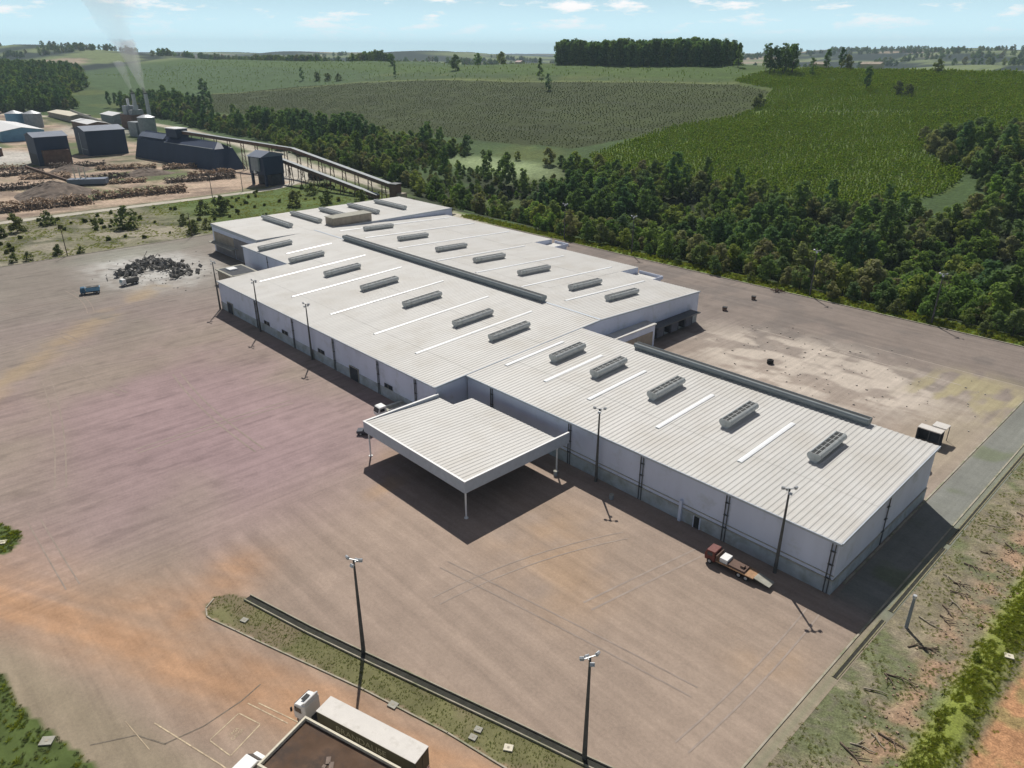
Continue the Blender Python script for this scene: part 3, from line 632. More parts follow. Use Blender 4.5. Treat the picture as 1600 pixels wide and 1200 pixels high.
# small link building between hall and wing at the back
lk = empty('annex', (-114.6, 150, 0), 0, 'low narrow annex with pale flat roof tucked against the hall end wall behind the wing', 'building')
mb = MB(); mb.box(-116.3, 134.2, 0, -112.9, 161.5, 6.4); mb.build('wall', M['wall'], lk, world=True)
mb = MB(); mb.box(-116.3, 134.1, 6.4, -112.6, 161.8, 6.65); mb.build('roof', M['roof'], lk, world=True)
mb = MB(); mb.box(-112.9, 148, .3, -112.78, 160.5, 4.6); mb.build('cladding_panel', M['tan'], lk, world=True)
for i, (x0, y0, x1, y1, lab) in enumerate(((-146.8, 188.1, -137.5, 197.6, 'small lean-to with pale sheet roof at the nearer step of the warehouse back wall'), (-196.8, 197.7, -190, 208.5, 'small lean-to with pale sheet roof at the farther step of the warehouse back wall'))):
    le = empty('lean_to', ((x0 + x1) / 2, (y0 + y1) / 2, 0), 0, lab, 'annex')
    mb = MB(); mb.box(x0, y0, 0, x1, y1, 7.0); mb.build('wall', M['wall'], le, world=True)
    mb = MB(); mb.box(x0, y0, 7.0, x1 + .3, y1 + .3, 7.25); mb.build('roof', M['roof'], le, world=True)
    mb = MB(); mb.box(x0, y1 + .3, 7.1, x1 + .3, y1 + .5, 8.2); mb.box(x1 + .3, y0, 7.1, x1 + .5, y1 + .5, 8.2); mb.build('parapet', M['wall'], le, world=True)
an = empty('annex', (-256, 103, 0), 0, 'tan box-like annex with open ledge top before the set-back wall', 'building')
mb = MB(); mb.box(-258.5, 99, 0, -246, 108, 4.6); mb.build('wall', M['tan'], an, world=True)
mb = MB(); mb.box(-259.1, 98.4, 4.6, -245.5, 108.4, 5.0); mb.build('roof', M['concrete'], an, world=True)
mb = MB(); mb.box(-258.0, 99.2, 5.0, -246.2, 107.6, 5.02); mb.build('roof_membrane', M['dock'], an, world=True)
mb = MB(); mb.box(-256, 101, 5.02, -252.5, 104, 5.5); mb.build('roof_hatch', M['white'], an, world=True)

# entrance canopy
cp = empty('canopy', (-100, 81, 0), 0, 'wide white entrance canopy with ribbed roof, deep fascia and thin corner posts', 'canopy')
zc_ = lambda yy: 7.92 - .036 * (yy - 68.4)
mb = MB(); corr(mb, -115.2, -84.3, 68.35, 87.0, zc_); corr(mb, -110.4, -84.3, 87.0, 92.2, zc_); mb.build('roof', M['roof'], cp, world=True)
mb = MB(); mb.box(-115.6, 68.1, 5.65, -84.0, 68.34, 8.0); mb.box(-84.28, 68.34, 5.65, -84.0, 94.6, 8.0); mb.box(-115.6, 68.34, 5.65, -115.22, 87.0, 8.0); mb.build('fascia', M['trim'], cp, world=True)
mb = MB(); mb.box(-115.66, 68.02, 8.0, -83.9, 68.42, 8.07); mb.box(-84.32, 68.43, 8.0, -83.93, 94.6, 8.07); mb.box(-115.66, 68.43, 8.0, -115.18, 87.0, 8.07); mb.build('coping', M['white'], cp, world=True)
mb = MB(); mb.box(-115.2, 68.36, 5.9, -84.3, 87.0, 6.05); mb.box(-110.4, 87.02, 5.9, -84.3, 92.2, 6.05); mb.build('soffit', M['dock'], cp, world=True)
for xx, yy in ((-84.7, 68.8), (-115.0, 68.8), (-84.7, 92), (-110, 91.6)):
    mb = MB(); mb.cyl((xx, yy, 0), (xx, yy, 5.9), .17, n=12); mb.cyl((xx, yy, 0), (xx, yy, .12), .4, n=12); mb.build('post', M['white'], cp, world=True)

# ---------------------------------------------------------------- floodlight poles
def flood_pole(loc, rz, label, group, H=15.6):
    t = empty('floodlight_pole', loc, rz, label, 'light pole', group)
    mb = MB(); mb.cyl((0, 0, 0), (0, 0, H), .30, .13, n=12); mb.build('pole', M['pole'], t, smooth=False)
    mb = MB(); mb.box(-1.05, -.06, H - .06, 1.05, .06, H + .06); mb.box(-.06, -.7, H - .6, .06, .7, H - .5); mb.build('crossarm', M['galv'], t)
    for (xx, yy, zz, az) in ((-.95, 0, H + .1, -.4), (.95, 0, H + .1, .4), (0, -.65, H - .55, 2.7), (0, .65, H - .55, .0)):
        mb = MB(); mb.obox((xx, yy + .12, zz), (.55, .3, .45), az, .6); f = mb.build('floodlight', M['galv'], t, bevel=.04)
        mb = MB(); mb.obox((xx, yy + .12, zz - .2), (.46, .3, .06), az, .6); mb.build('lens', M['lamp'], f)
    return t
POLES = [((-39.6, 94.7), 'light pole by the near end of the wing, in front of its two right-hand bays', .8), ((-76.9, 94.8), 'light pole before the wing just right of the entrance canopy', .6),
         ((-170, 86.4), 'light pole before the long hall wall, nearest the white van of the three there', .3), ((-200, 86.3), 'middle light pole of the three before the long hall wall', .2), ((-228.6, 86.4), 'light pole at the far left corner of the hall front', .1),
         ((-69.9, 37.9), 'tall light pole on the grass island left of centre, casting a shadow past the trailer', .5), ((-37.9, 47.4), 'tall light pole at the bottom edge beside the drain channel', 1.2),
         ((-105, 238.6), 'light pole at the wooded kerb beside the young shrubs, second from the right', .4), ((-66, 238.4), 'light pole at the wooded kerb of the back yard, rightmost of the row', .4), ((-182, 239.4), 'light pole at the wooded kerb straight behind the hall back wall', .4), ((-219, 238.6), 'light pole at the wooded kerb behind the farther lean-to', .4)]
for (px_, py_), lab, rz in POLES: flood_pole((px_, py_, 0), rz, lab, 'floodlight poles around the yard')
# bare concrete post on the verge
t = empty('concrete_post', (-20.5, 97.2, 0), 0, 'short pale concrete post standing on the rough verge beside the drain', 'post')
mb = MB(); mb.cyl((0, 0, -.2), (0, 0, 5.3), .27, .2, n=10); mb.build('shaft', M['greysteel'], t)
mb = MB(); mb.cyl((0, 0, 5.3), (0, 0, 5.75), .3, .26, n=10); mb.build('cap', M['galv'], t)
# timber power poles left of the yard
for i, (xx, yy, H) in enumerate(((-338.8, 70.1, 12), (-338, 120.7, 11))):
    t = empty('power_pole', (xx, yy, -.1), R(20), ('dark timber power pole at the yard edge left of the rubble heap', 'dark timber power pole at the yard edge near the far hall')[i], 'power pole', 'power poles left of the yard')
    mb = MB(); mb.cyl((0, 0, 0), (0, 0, H), .2, .12, n=8); mb.build('pole', M['bark'], t)
    mb = MB(); mb.box(-1.1, -.06, H - .7, 1.1, .06, H - .55); mb.build('crossarm', M['bark'], t)

# ---------------------------------------------------------------- vehicles
def wheel(parent, x, y, r, w=.28, m=None):
    mb = MB(); mb.cyl((x, y - w / 2, r), (x, y + w / 2, r), r, n=16); o = mb.build('wheel', M['tyre'], parent)
    s = -1 if y < 0 else 1
    mb = MB(); mb.cyl((x, y + s * (w / 2 + .005), r), (x, y + s * (w / 2 + .02), r), r * .55, n=12); mb.build('rim', M['galv'], o)
def text_mesh(name, body, size, m, parent, loc, rot, extrude=.01, xscale=1.0):
    cu = bpy.data.curves.new(name, 'FONT'); cu.body = body; cu.size = size; cu.extrude = extrude; cu.align_x = 'CENTER'; cu.align_y = 'CENTER'
    o = bpy.data.objects.new(name, cu); col.objects.link(o)
    dg = bpy.context.evaluated_depsgraph_get(); me = bpy.data.meshes.new_from_object(o.evaluated_get(dg))
    col.objects.unlink(o); bpy.data.objects.remove(o); me.name = name
    me.materials.clear(); me.materials.append(m)
    q = bpy.data.objects.new(name, me); col.objects.link(q); q.parent = parent; q.location = loc; q.rotation_euler = rot; q.scale = (xscale, 1, 1); return q
GA = math.atan2(4.3, 13.8)
tk = empty('semi_truck', (-55.5, 29.95, 0.0), GA, 'white-cabbed semi truck with long dark-sided box trailer parked behind the gatehouse', 'truck')
mb = MB(); mb.box(-7.2, -1.25, 1.15, 7.2, 1.25, 3.92); bx = mb.build('trailer_box', M['trailer'], tk)
mb = MB(); mb.box(-7.24, -1.29, 3.92, 7.24, 1.29, 4.0); mb.build('trailer_roof', M['trailertop'], bx)
text_mesh('lettering', 'BRANDALISE', 1.25, M['letter'], bx, (-.6, -1.262, 2.75), (R(90), 0, 0), .006, 1.05)
mb = MB(); mb.box(7.2, -1.2, 1.2, 7.25, -.04, 3.85); mb.box(7.2, .04, 1.2, 7.25, 1.2, 3.85); mb.build('rear_door', M['trailer'], bx)
mb = MB(); mb.box(7.0, -1.2, .55, 7.35, 1.2, .75); mb.build('bumper', M['red'], tk)
for s in (-1, 1):
    mb = MB(); mb.box(7.25, s * 1.0 - .14, .95, 7.3, s * 1.0 + .14, 1.1); mb.build('tail_light', M['red'], tk)
mb = MB(); mb.box(-11.2, -.45, .7, 7.2, .45, 1.1); mb.build('chassis', M['chassis'], tk)
mb = MB(); mb.extr([(-11.2, .75), (-11.3, 1.9), (-11.0, 3.0), (-10.75, 3.15), (-9.3, 3.4), (-9.2, 3.15), (-9.2, .75)], 'y', -1.22, 1.22); cb = mb.build('cab', M['white'], tk, bevel=.06)
mb = MB(); mb.extr([(-11.36, 1.95), (-11.07, 2.98), (-11.02, 2.98), (-11.3, 1.95)], 'y', -1.05, 1.05); mb.build('windshield', M['glass'], cb)
for s in (-1, 1):
    mb = MB(); mb.box(-10.95, s * 1.235 - .01, 1.95, -9.9, s * 1.235 + .01, 2.75); mb.build('side_window', M['glass'], cb)
    mb = MB(); mb.box(-11.35, s * 1.5 - .12, 2.0, -11.2, s * 1.5 + .12, 2.6); mb.build('mirror', M['chassis'], cb)
mb = MB(); mb.box(-10.5, -.5, 3.42, -9.9, .5, 3.47); mb.build('roof_hatch', M['dark'], cb)
mb = MB(); mb.extr([(-9.9, 3.35), (-9.3, 3.95), (-9.22, 3.9), (-9.25, 3.35)], 'y', -1.1, 1.1); mb.build('air_deflector', M['white'], cb)
for xx in (-10.4, -7.6, -6.4, 3.6, 4.85, 6.1):
    for s in (-1, 1): wheel(tk, xx, s * 1.05, .5)

rt = empty('flatbed_truck', (-44.6, 90.4, 0), R(3), 'rusty red flatbed truck with dropped rear ramp parked at the wing wall', 'truck')
mb = MB(); mb.extr([(-4.4, .6), (-4.5, 1.5), (-4.2, 2.45), (-2.7, 2.5), (-2.6, .6)], 'y', -1.1, 1.1); cb = mb.build('cab', M['red'], rt, bevel=.06)
mb = MB(); mb.extr([(-4.52, 1.55), (-4.26, 2.35), (-4.2, 2.35), (-4.46, 1.5)], 'y', -.95, .95); mb.build('windshield', M['glass'], cb)
for s in (-1, 1):
    mb = MB(); mb.box(-4.0, s * 1.11 - .01, 1.55, -3.1, s * 1.11 + .01, 2.25); mb.build('side_window', M['glass'], cb)
mb = MB(); mb.box(-2.4, -1.2, 1.0, 4.0, 1.2, 1.15); mb.build('flatbed', M['wood'], rt)
mb = MB(); mb.box(-2.45, -1.2, 1.15, -2.3, 1.2, 2.1); mb.build('headboard', M['rust'], rt)
mb = MB(); mb.box(-1.9, -.9, 1.15, -.6, .9, 1.9); mb.build('tarpaulin', M['white'], rt)
mb = MB(); mb.box(-.4, -1.0, 1.15, 2.4, 1.0, 1.45); mb.box(1.4, -.4, 1.45, 2.0, .3, 1.8); mb.build('load', M['rust'], rt)
mb = MB(); mb.extr([(4.0, 1.15), (6.6, .75), (6.6, .65), (4.0, 1.0)], 'y', -.9, .9); mb.build('ramp', M['concrete'], rt)
mb = MB(); mb.box(-4.2, -.4, .5, 4.0, .4, .98); mb.build('chassis', M['chassis'], rt)
for xx in (-3.5, 1.6, 2.8):
    for s in (-1, 1): wheel(rt, xx, s * .98, .48)

vn_ = empty('flatbed_lorry', (-128.6, 83.4, 0), R(88), 'white-cabbed lorry with pale flat deck beside the canopy, nose to the yard', 'lorry')
mb = MB(); mb.extr([(-4.0, .55), (-4.1, 1.5), (-3.7, 2.55), (-3.4, 2.7), (-1.9, 2.75), (-1.85, .55)], 'y', -1.1, 1.1); cb = mb.build('cab', M['white'], vn_, bevel=.08)
mb = MB(); mb.extr([(-4.13, 1.5), (-3.76, 2.48), (-3.7, 2.48), (-4.07, 1.45)], 'y', -.95, .95); mb.build('windshield', M['glass'], cb)
for s in (-1, 1):
    mb = MB(); mb.box(-3.6, s * 1.11 - .01, 1.55, -2.4, s * 1.11 + .01, 2.3); mb.build('side_window', M['glass'], cb)
mb = MB(); mb.box(-1.5, -1.2, 1.0, 5.0, 1.2, 1.2); mb.build('flatbed', M['concrete'], vn_)
for s in (-1, 1):
    mb = MB(); mb.box(-1.5, s * 1.17 - .03, 1.2, 5.0, s * 1.17 + .03, 1.6); mb.build('side_board', M['white'], vn_)
mb = MB(); mb.box(-3.9, -.4, .5, 5, .4, .98); mb.build('chassis', M['chassis'], vn_)
for xx in (-3.1, 3.0):
    for s in (-1, 1): wheel(vn_, xx, s * .98, .48)

pk = empty('pickup', (-123.3, 73.9, 0), R(45), 'dark pickup with white roof half hidden behind the canopy corner', 'pickup')
mb = MB(); mb.extr([(-2.6, .45), (-2.6, 1.0), (-1.3, 1.1), (-.9, 1.0), (2.5, 1.0), (2.5, .45)], 'y', -.9, .9); bd = mb.build('body', mat('dark_car_paint', (.05, .055, .075), .35, .1, 3, spec=.5), pk, bevel=.06)
mb = MB(); mb.extr([(-1.35, 1.08), (-.75, 1.72), (.7, 1.75), (1.0, 1.02)], 'y', -.82, .82); ch = mb.build('cabin', M['glass'], pk, bevel=.05)
mb = MB(); mb.box(-.78, -.78, 1.74, .75, .78, 1.82); mb.build('roof', M['white'], ch)
for xx in (-1.7, 1.6):
    for s in (-1, 1): wheel(pk, xx, s * .82, .36, .22)

wv = empty('white_van', (-62.6, 17.6, 0), GA + R(90), 'white van cut off by the bottom edge left of the gatehouse', 'van')
mb = MB(); mb.extr([(-2.5, .4), (-2.5, 1.9), (-2.3, 2.05), (1.2, 2.05), (1.9, 1.25), (2.6, 1.05), (2.65, .4)], 'y', -.95, .95); bd = mb.build('body', M['white'], wv, bevel=.07)
mb = MB(); mb.extr([(1.25, 2.0), (1.92, 1.3), (1.97, 1.32), (1.3, 2.03)], 'y', -.8, .8); mb.build('windshield', M['glass'], bd)
for s in (-1, 1):
    mb = MB(); mb.box(.2, s * .96 - .01, 1.3, 1.3, s * .96 + .01, 1.8); mb.build('side_window', M['glass'], bd)
for xx in (-1.6, 1.7):
    for s in (-1, 1): wheel(wv, xx, s * .85, .35, .22)

def small_truck(loc, rz, label, paint, bed):
    t = empty('tipper_truck', loc, rz, label, 'truck')
    mb = MB(); mb.extr([(-2.9, .5), (-3.0, 1.4), (-2.7, 2.4), (-1.5, 2.45), (-1.4, .5)], 'y', -1.1, 1.1); cb = mb.build('cab', paint, t, bevel=.06)
    mb = MB(); mb.extr([(-3.03, 1.42), (-2.76, 2.3), (-2.7, 2.3), (-2.97, 1.4)], 'y', -.95, .95); mb.build('windshield', M['glass'], cb)
    mb = MB(); mb.extr([(-1.2, 1.0), (-1.3, 2.3), (3.2, 2.2), (3.0, 1.0)], 'y', -1.2, 1.2); b_ = mb.build('tipper_body', bed, t)
    mb = MB(); mb.box(-1.1, -1.05, 2.23, 2.95, 1.05, 2.4); mb.build('load', M['rubble'], b_)
    mb = MB(); mb.box(-2.7, -.4, .5, 3, .4, .98); mb.build('chassis', M['chassis'], t)
    for xx in (-2.2, 1.4, 2.4):
        for s in (-1, 1): wheel(t, xx, s * .98, .46)
small_truck((-276, 61.2, 0), R(75), 'blue tipper truck alone on the far left yard, left of the rubble heap', M['bluep'], M['lightblue'])
small_truck((-278, 74.6, 0), R(100), 'dark tipper truck with pale cab close against the rubble heap', M['white'], M['steel'])

# ---------------------------------------------------------------- rubble heap
mb = MB(); r_ = random.Random(3)
path = [(-291.5, 75.5), (-292.5, 80), (-299, 85), (-305.5, 89.5), (-303, 92.5), (-296, 92), (-289, 94), (-281, 93.4), (-275.6, 92.5)]
for (a, b) in zip(path[:-1], path[1:]):
    for k in range(34):
        f = r_.random(); px_ = a[0] + (b[0] - a[0]) * f + r_.gauss(0, 2.4); py_ = a[1] + (b[1] - a[1]) * f + r_.gauss(0, 2.4)
        s = r_.uniform(.4, 1.7); zz = r_.uniform(0, 1.5)
        mb.obox((px_, py_, zz), (s, s * r_.uniform(.15, .9), s * r_.uniform(.5, 1.6)), r_.uniform(0, 3), r_.uniform(-1, 1), r_.uniform(-1, 1))
for k in range(22):
    a = path[r_.randrange(len(path))]; mb.cyl((a[0] + r_.gauss(0, 3), a[1] + r_.gauss(0, 3), .4), (a[0] + r_.gauss(0, 5), a[1] + r_.gauss(0, 5), r_.uniform(.3, 4.0)), .12, n=5)
o = mb.build('rubble_heap', M['rubble']); tag(o, 'dark jagged heap of demolition rubble on white-stained asphalt', 'rubble', None, 'stuff')
mb = MB()
for k in range(150):
    px_, py_ = -288 + r_.gauss(0, 13), 88 + r_.gauss(0, 9); s = r_.uniform(.15, .55)
    mb.obox((px_, py_, s * .2), (s, s * .8, s * .5), r_.uniform(0, 3), r_.uniform(-.3, .3))
tag(mb.build('rubble_scatter', M['rubble']), 'small loose debris strewn around the rubble heap', 'debris', None, 'stuff')

mb = MB()
for k in range(170):
    px_, py_ = r_.gauss(-72, 20), r_.gauss(180, 13)
    if px_ > -34 or py_ < 140 or py_ > 228 or px_ < -110: continue
    s = r_.uniform(.12, .5); mb.obox((px_, py_, s * .22), (s, s * r_.uniform(.4, .9), s * .5), r_.uniform(0, 3), r_.uniform(-.3, .3))
tag(mb.build('yard_litter', mat('pale_litter', (.42, .38, .33), .95, .5, .8)), 'small pale lumps and scraps scattered over the worn back yard', 'litter', None, 'stuff')
# ---------------------------------------------------------------- small things in the back yard
for i, (xx, yy, lab) in enumerate(((-116.3, 203.7, 'dark square bin on the back yard nearer the hall corner'), (-115.9, 220.8, 'dark square bin on the back yard nearer the wooded kerb'))):
    t = empty('bin', (xx, yy, 0), R(20), lab, 'bin', 'bins in the back yard')
    mb = MB(); mb.extr([(-.55, 0), (-.7, 1.1), (.7, 1.1), (.55, 0)], 'y', -.6, .6); mb.build('tub', M['rust'], t)
    mb = MB(); mb.obox((0, 0, 1.16), (1.5, 1.3, .1)); mb.build('lid', M['dark'], t)
mb = MB()
for k in range(3): mb.add([], []); 
n = 20; V = []; Fc = []
for i in range(n):
    for j in range(8):
        a = 2 * math.pi * i / n; b = 2 * math.pi * j / 8; V.append(((.62 + .28 * math.cos(b)) * math.cos(a), (.62 + .28 * math.cos(b)) * math.sin(a), .3 + .28 * math.sin(b)))
for i in range(n):
    for j in range(8): Fc.append((i * 8 + j, ((i + 1) % n) * 8 + j, ((i + 1) % n) * 8 + (j + 1) % 8, i * 8 + (j + 1) % 8))
for k in range(2): mb.add([(p[0], p[1], p[2] + .56 * k) for p in V], Fc)
o = mb.build('tyre_stack', M['tyre']); o.location = (-83.8, 173.5, 0); tag(o, 'black stack of two tyres on the pale concrete of the back yard', 'tyres')
jk = empty('scrap_heap', (-114.9, 234.6, 0), .4, 'tangle of rusty scrap at the wooded kerb above the two bins', 'scrap')
mb = MB()
for k in range(14): mb.obox((r_.gauss(0, 1.0), r_.gauss(0, .6), r_.uniform(.2, 1.0)), (r_.uniform(.5, 2), .25, .3), r_.uniform(0, 3), r_.uniform(-.6, .6), r_.uniform(-.6, .6))
mb.build('scrap', M['rust'], jk)
sh = empty('shed', (-38.9, 159.0, 0), 0, 'open dark shed with small white step-shaped roof behind the wing corner', 'shed')
mb = MB(); mb.box(-2.2, -2.4, 3.2, 2.4, -.15, 3.4); mb.box(-.2, -.1, 3.45, 2.6, 2.6, 3.65); mb.build('roof', M['trailertop'], sh)
mb = MB(); mb.box(-2.2, -.3, 0, 2.4, -.15, 3.2); mb.box(-2.2, -2.4, 0, -2.05, -.3, 3.2); mb.build('wall', M['dock'], sh)
for xx, yy in ((2.3, -2.3), (2.5, 2.5), (-.1, 2.5), (.2, -2.3)):
    mb = MB(); mb.cyl((xx, yy, 0), (xx, yy, 3.3), .08, n=8); mb.build('post', M['steel'], sh)
sh2 = empty('tank', (-38.2, 146.5, 0), 0, 'dark green water tank beside the wing back corner', 'tank')
mb = MB(); mb.cyl((0, 0, .5), (0, 0, 4.2), 2.0, 2.0, n=20); mb.build('vessel', M['dock'], sh2)
mb = MB(); mb.cyl((0, 0, 4.2), (0, 0, 4.6), 2.05, .3, n=20); mb.build('lid', M['steel'], sh2)
mb = MB(); mb.box(-2.2, -2.2, 0, 2.2, 2.2, .5); mb.build('plinth', M['concrete'], sh2)
# concrete drums by the wing wall
for i, (xx, yy) in enumerate(((-71.0, 92.3), (-83.8, 90.8))):
    t = empty('drum', (xx, yy, 0), 0, ('pale drum in the shade before the wing wall, right of the light pole', 'pale drum in the shade under the canopy edge')[i], 'drum', 'drums before the wing')
    mb = MB(); mb.cyl((0, 0, 0), (0, 0, .95), .42, n=14); mb.build('barrel', M['greysteel'], t)
    mb = MB(); mb.cyl((0, 0, .95), (0, 0, 1.0), .44, n=14); mb.build('lid', M['concrete'], t)

# ---------------------------------------------------------------- gate area: gatehouse, island, drain, markings
gh = empty('gatehouse', (-61.7, 25.1, 0), GA, 'small gatehouse with brown felt roof inside a cream parapet at the bottom edge', 'building')
GX, GY = 13.9, -7.4
mb = MB(); mb.box(.1, GY + .1, 0, GX - .1, -.1, 4.1); mb.build('wall', M['cream'], gh)
mb = MB(); mb.box(.25, GY + .25, 4.1, GX - .25, -.25, 4.2); mb.build('roof', M['brownroof'], gh)
mb = MB(); mb.box(0, GY, 4.1, GX, GY + .25, 4.65); mb.box(0, -.25, 4.1, GX, 0, 4.65); mb.box(0, GY + .25, 4.1, .25, -.25, 4.65); mb.box(GX - .25, GY + .25, 4.1, GX, -.25, 4.65); mb.build('parapet', M['cream'], gh)
mb = MB(); mb.obox((6.2, -3.0, 4.27), (.5, .9, .12), .6); mb.obox((6.9, -3.3, 4.27), (.5, .8, .12), .6); mb.obox((6.3, -3.8, 4.26), (.4, .4, .1), .2); mb.build('loose_slab', mat('roof_slab', (.22, .17, .14), .9, .15, 2), gh)
for yy in (-2.2, -5.4):
    mb = MB(); mb.box(.04, yy - .7, 1.2, .098, yy + .7, 2.5); w_ = mb.build('window', M['glass'], gh)
    mb = MB(); mb.box(-.02, yy - .8, 1.08, .1, yy + .8, 1.18); mb.build('sill', M['concrete'], w_)

def channel(name, pts, label, w=.55, kh=.12):
    t = empty(name, (*pts[0], 0), 0, label, 'drain')
    kb, ft = MB(), MB()
    for (a, b) in zip(pts[:-1], pts[1:]):
        a, b = Vector(a), Vector(b); d = (b - a).normalized(); n = Vector((-d.y, d.x)); L = (b - a).length; ang = math.atan2(d.y, d.x); m_ = (a + b) / 2
        ft.obox((m_.x, m_.y, .035), (L, 2 * w, .03), ang)
        for s in (-1, 1): q = m_ + n * s * (w + .1); kb.obox((q.x, q.y, .02 if w < .45 else .12), (L - .02, .16, .14 if w < .45 else .3), ang)
    ft.build('channel_floor', M['ditch'], t, world=True); kb.build('kerb', M['kerb'] if w > .45 else M['mossy'], t, world=True)
channel('drain_channel', [(-91.4, 31.2), (-79.0, 34.5), (-69.6, 37.35), (-56.0, 41.6), (-47.0, 44.4), (-38.6, 46.9), (-28, 50.3)], 'open dark drain channel along the upper edge of the grass island', .5)
channel('drain_channel', [(-23.35, 80.5), (-23.35, 96.2)], 'short dark drain channel beside the verge, nearer section below the post', .20)
channel('drain_channel', [(-23.35, 98.8), (-23.35, 121.0)], 'dark drain channel beside the verge next to the building shadow', .22)
channel('drain_channel', [(-23.35, 122.6), (-23.35, 205)], 'long dark drain channel beside the verge running back past the grey road', .15)
lo = [(-94.6, 27.4), (-93.4, 25.7), (-91.6, 25.1), (-90.6, 25.3), (-85.9, 26.9), (-82.2, 28.1), (-64.2, 34.3), (-51.6, 38.0), (-42.5, 40.0), (-30, 44.1)]
mb = MB()
for a, b in zip(lo[:-1], lo[1:]):
    a, b = Vector(a), Vector(b); m_ = (a + b) / 2; mb.obox((m_.x, m_.y, .07), ((b - a).length + .1, .2, .16), math.atan2(b.y - a.y, b.x - a.x))
tag(mb.build('island_kerb', M['kerb']), kind='structure')
for i, (xx, yy, s, rz, lab) in enumerate(((-87.0, 28.7, 1.0, .4, 'pale concrete slab near the round tip of the grass island'), (-59.6, 35.6, 1.2, .3, 'concrete slab sunk at the lower kerb of the island near the trailer'), (-49.4, 41.0, .95, .4, 'upper one of two square slabs lying together on the island'),
        (-49.0, 39.8, .95, .35, 'lower one of two square slabs lying together on the island'), (-45.0, 41.9, 1.1, .6, 'lone bright square slab on the right part of the island'), (-83.6, 2.4, 1.5, .9, 'long pale slab lying on the grass in the lower left corner'), (-132.8, 7.3, 1.3, 1.0, 'white slab on the small grass mound at the left edge'),
        (-8.6, 100.6, 1.1, .4, 'white block lying in the orange dirt beyond the green bank'))):
    t = empty('slab', (xx, yy, .03 if xx < -20 else float(vergez(np.array([xx]), np.array([yy]))[0]) + .05), rz, lab, 'slab', 'concrete slabs lying about')
    mb = MB(); mb.box(-s / 2, -s * .42, 0, s / 2, s * .42, .16); mb.build('plate', M['cream'] if i in (4, 6, 7) else M['concrete'], t, bevel=.02)
    mb = MB(); mb.box(-s * .12, -s * .12, .165, s * .12, s * .12, .19); mb.build('lifting_plate', M['kerb'], t)
# painted bay and lines by the gatehouse
def pline(mb, a, b, w=.14, z=.028):
    a, b = Vector(a), Vector(b); m_ = (a + b) / 2; mb.obox((m_.x, m_.y, z), ((b - a).length, w, .006), math.atan2(b.y - a.y, b.x - a.x))
mb = MB()
bay = [(-70.4, 16.6), (-71.8, 20.9), (-68.4, 22.1), (-66.6, 17.5)]
for i in range(4):
    a, b = Vector(bay[i]), Vector(bay[(i + 1) % 4]); d = (b - a).normalized() * .08; pline(mb, a + d, b - d, .14, .028 + .001 * i)
pline(mb, (-77.5, 12.7), (-66.2, 16.2), .15, .033); pline(mb, (-72.5, 22.4), (-66.2, 24.6), .14, .034); pline(mb, (-71.6, 23.4), (-65.0, 25.8), .14, .035); pline(mb, (-66.2, 16.2), (-64.6, 16.6), .15, .036); pline(mb, (-80.2, 10.2), (-74, 10.9), .08, .034)
tag(mb.build('painted_bay', M['line']), kind='structure')
q = text_mesh('bay_lettering', 'VAGA\nCARGA', .66, M['line'], None, (-69.2, 19.3, .03), (0, 0, R(107)), .002, .8); tag(q, kind='structure')
mb = MB()
for a, b in (((-73.6, 12.5), (-72.9, 17.0)), ((-72.9, 17.0), (-73.4, 22.0)), ((-73.4, 22), (-74.3, 25)), ((-79.5, 6.0), (-77.2, 10.5)), ((-77.2, 10.5), (-73.4, 12.6))): pline(mb, a, b, .16, .026)
tag(mb.build('tar_joint', mat('tar', (.19, .16, .125), .9, .3, 2)), kind='structure')

# ---------------------------------------------------------------- fallen branches on the verge
BR = [(-19.9, 113.2), (-18.2, 113.0), (-17.6, 110.3), (-17.2, 107.0), (-17.6, 104.9), (-17.2, 102.5), (-18.3, 100.5), (-18.1, 85.2), (-17.2, 86.6), (-18.6, 81.8), (-18.2, 94.2), (-16.9, 95.2), (-15.4, 74.5), (-14.1, 75.3), (-17.0, 70.4), (-16.2, 72.4), (-17.8, 124.5), (-15.9, 129), (-19, 134), (-16.6, 141), (-18.4, 119)]
WORDS = ['thin forked', 'stout dark', 'pale split', 'short dark', 'long pale', 'crooked grey', 'bent double', 'straight brown']
def branch(loc, rz, L, m, label, fork):
    t = empty('fallen_branch', loc, rz, label, 'branch', 'fallen branches on the verge')
    rr = random.Random(int(L * 1000)); r0 = .09 + .06 * rr.random()
    pts = [Vector((-L / 2, 0, .12))]
    for k in range(4): pts.append(pts[-1] + Vector((L / 4, rr.uniform(-.25, .25), rr.uniform(-.02, .06))))
    mb = MB()
    for k in range(4): mb.cyl(pts[k], pts[k + 1], r0 * (1 - .15 * k), r0 * (1 - .15 * (k + 1)), 6)
    mb.build('stem', m, t)
    for k in range(fork):
        p = pts[1 + k % 3]; mb = MB(); mb.cyl(p, p + Vector((rr.uniform(.3, 1.1), rr.choice((-1, 1)) * rr.uniform(.5, 1.3), rr.uniform(.05, .3))), r0 * .7, r0 * .3, 5); mb.build('twig', m, t)
for i, (xx, yy) in enumerate(BR):
    wd = WORDS[i % 8]; near = ('right of the concrete post', 'above the concrete post', 'below the red soil', 'near the bottom edge', 'by the building shadow')[0 if 92 < yy < 103 else 1 if 103 <= yy < 116 else 2 if 79 < yy <= 92 else 3 if yy <= 79 else 4]
    branch((xx, yy, float(vergez(np.array([xx]), np.array([yy]))[0]) + .02), R(random.uniform(-50, 60)), random.uniform(2.2, 3.8), M['branch'] if i % 3 else M['branchpale'], '%s branch on the verge %s, number %d going away' % (wd, near, sorted(b[1] for b in BR).index(yy) + 1), i % 3 + 1)
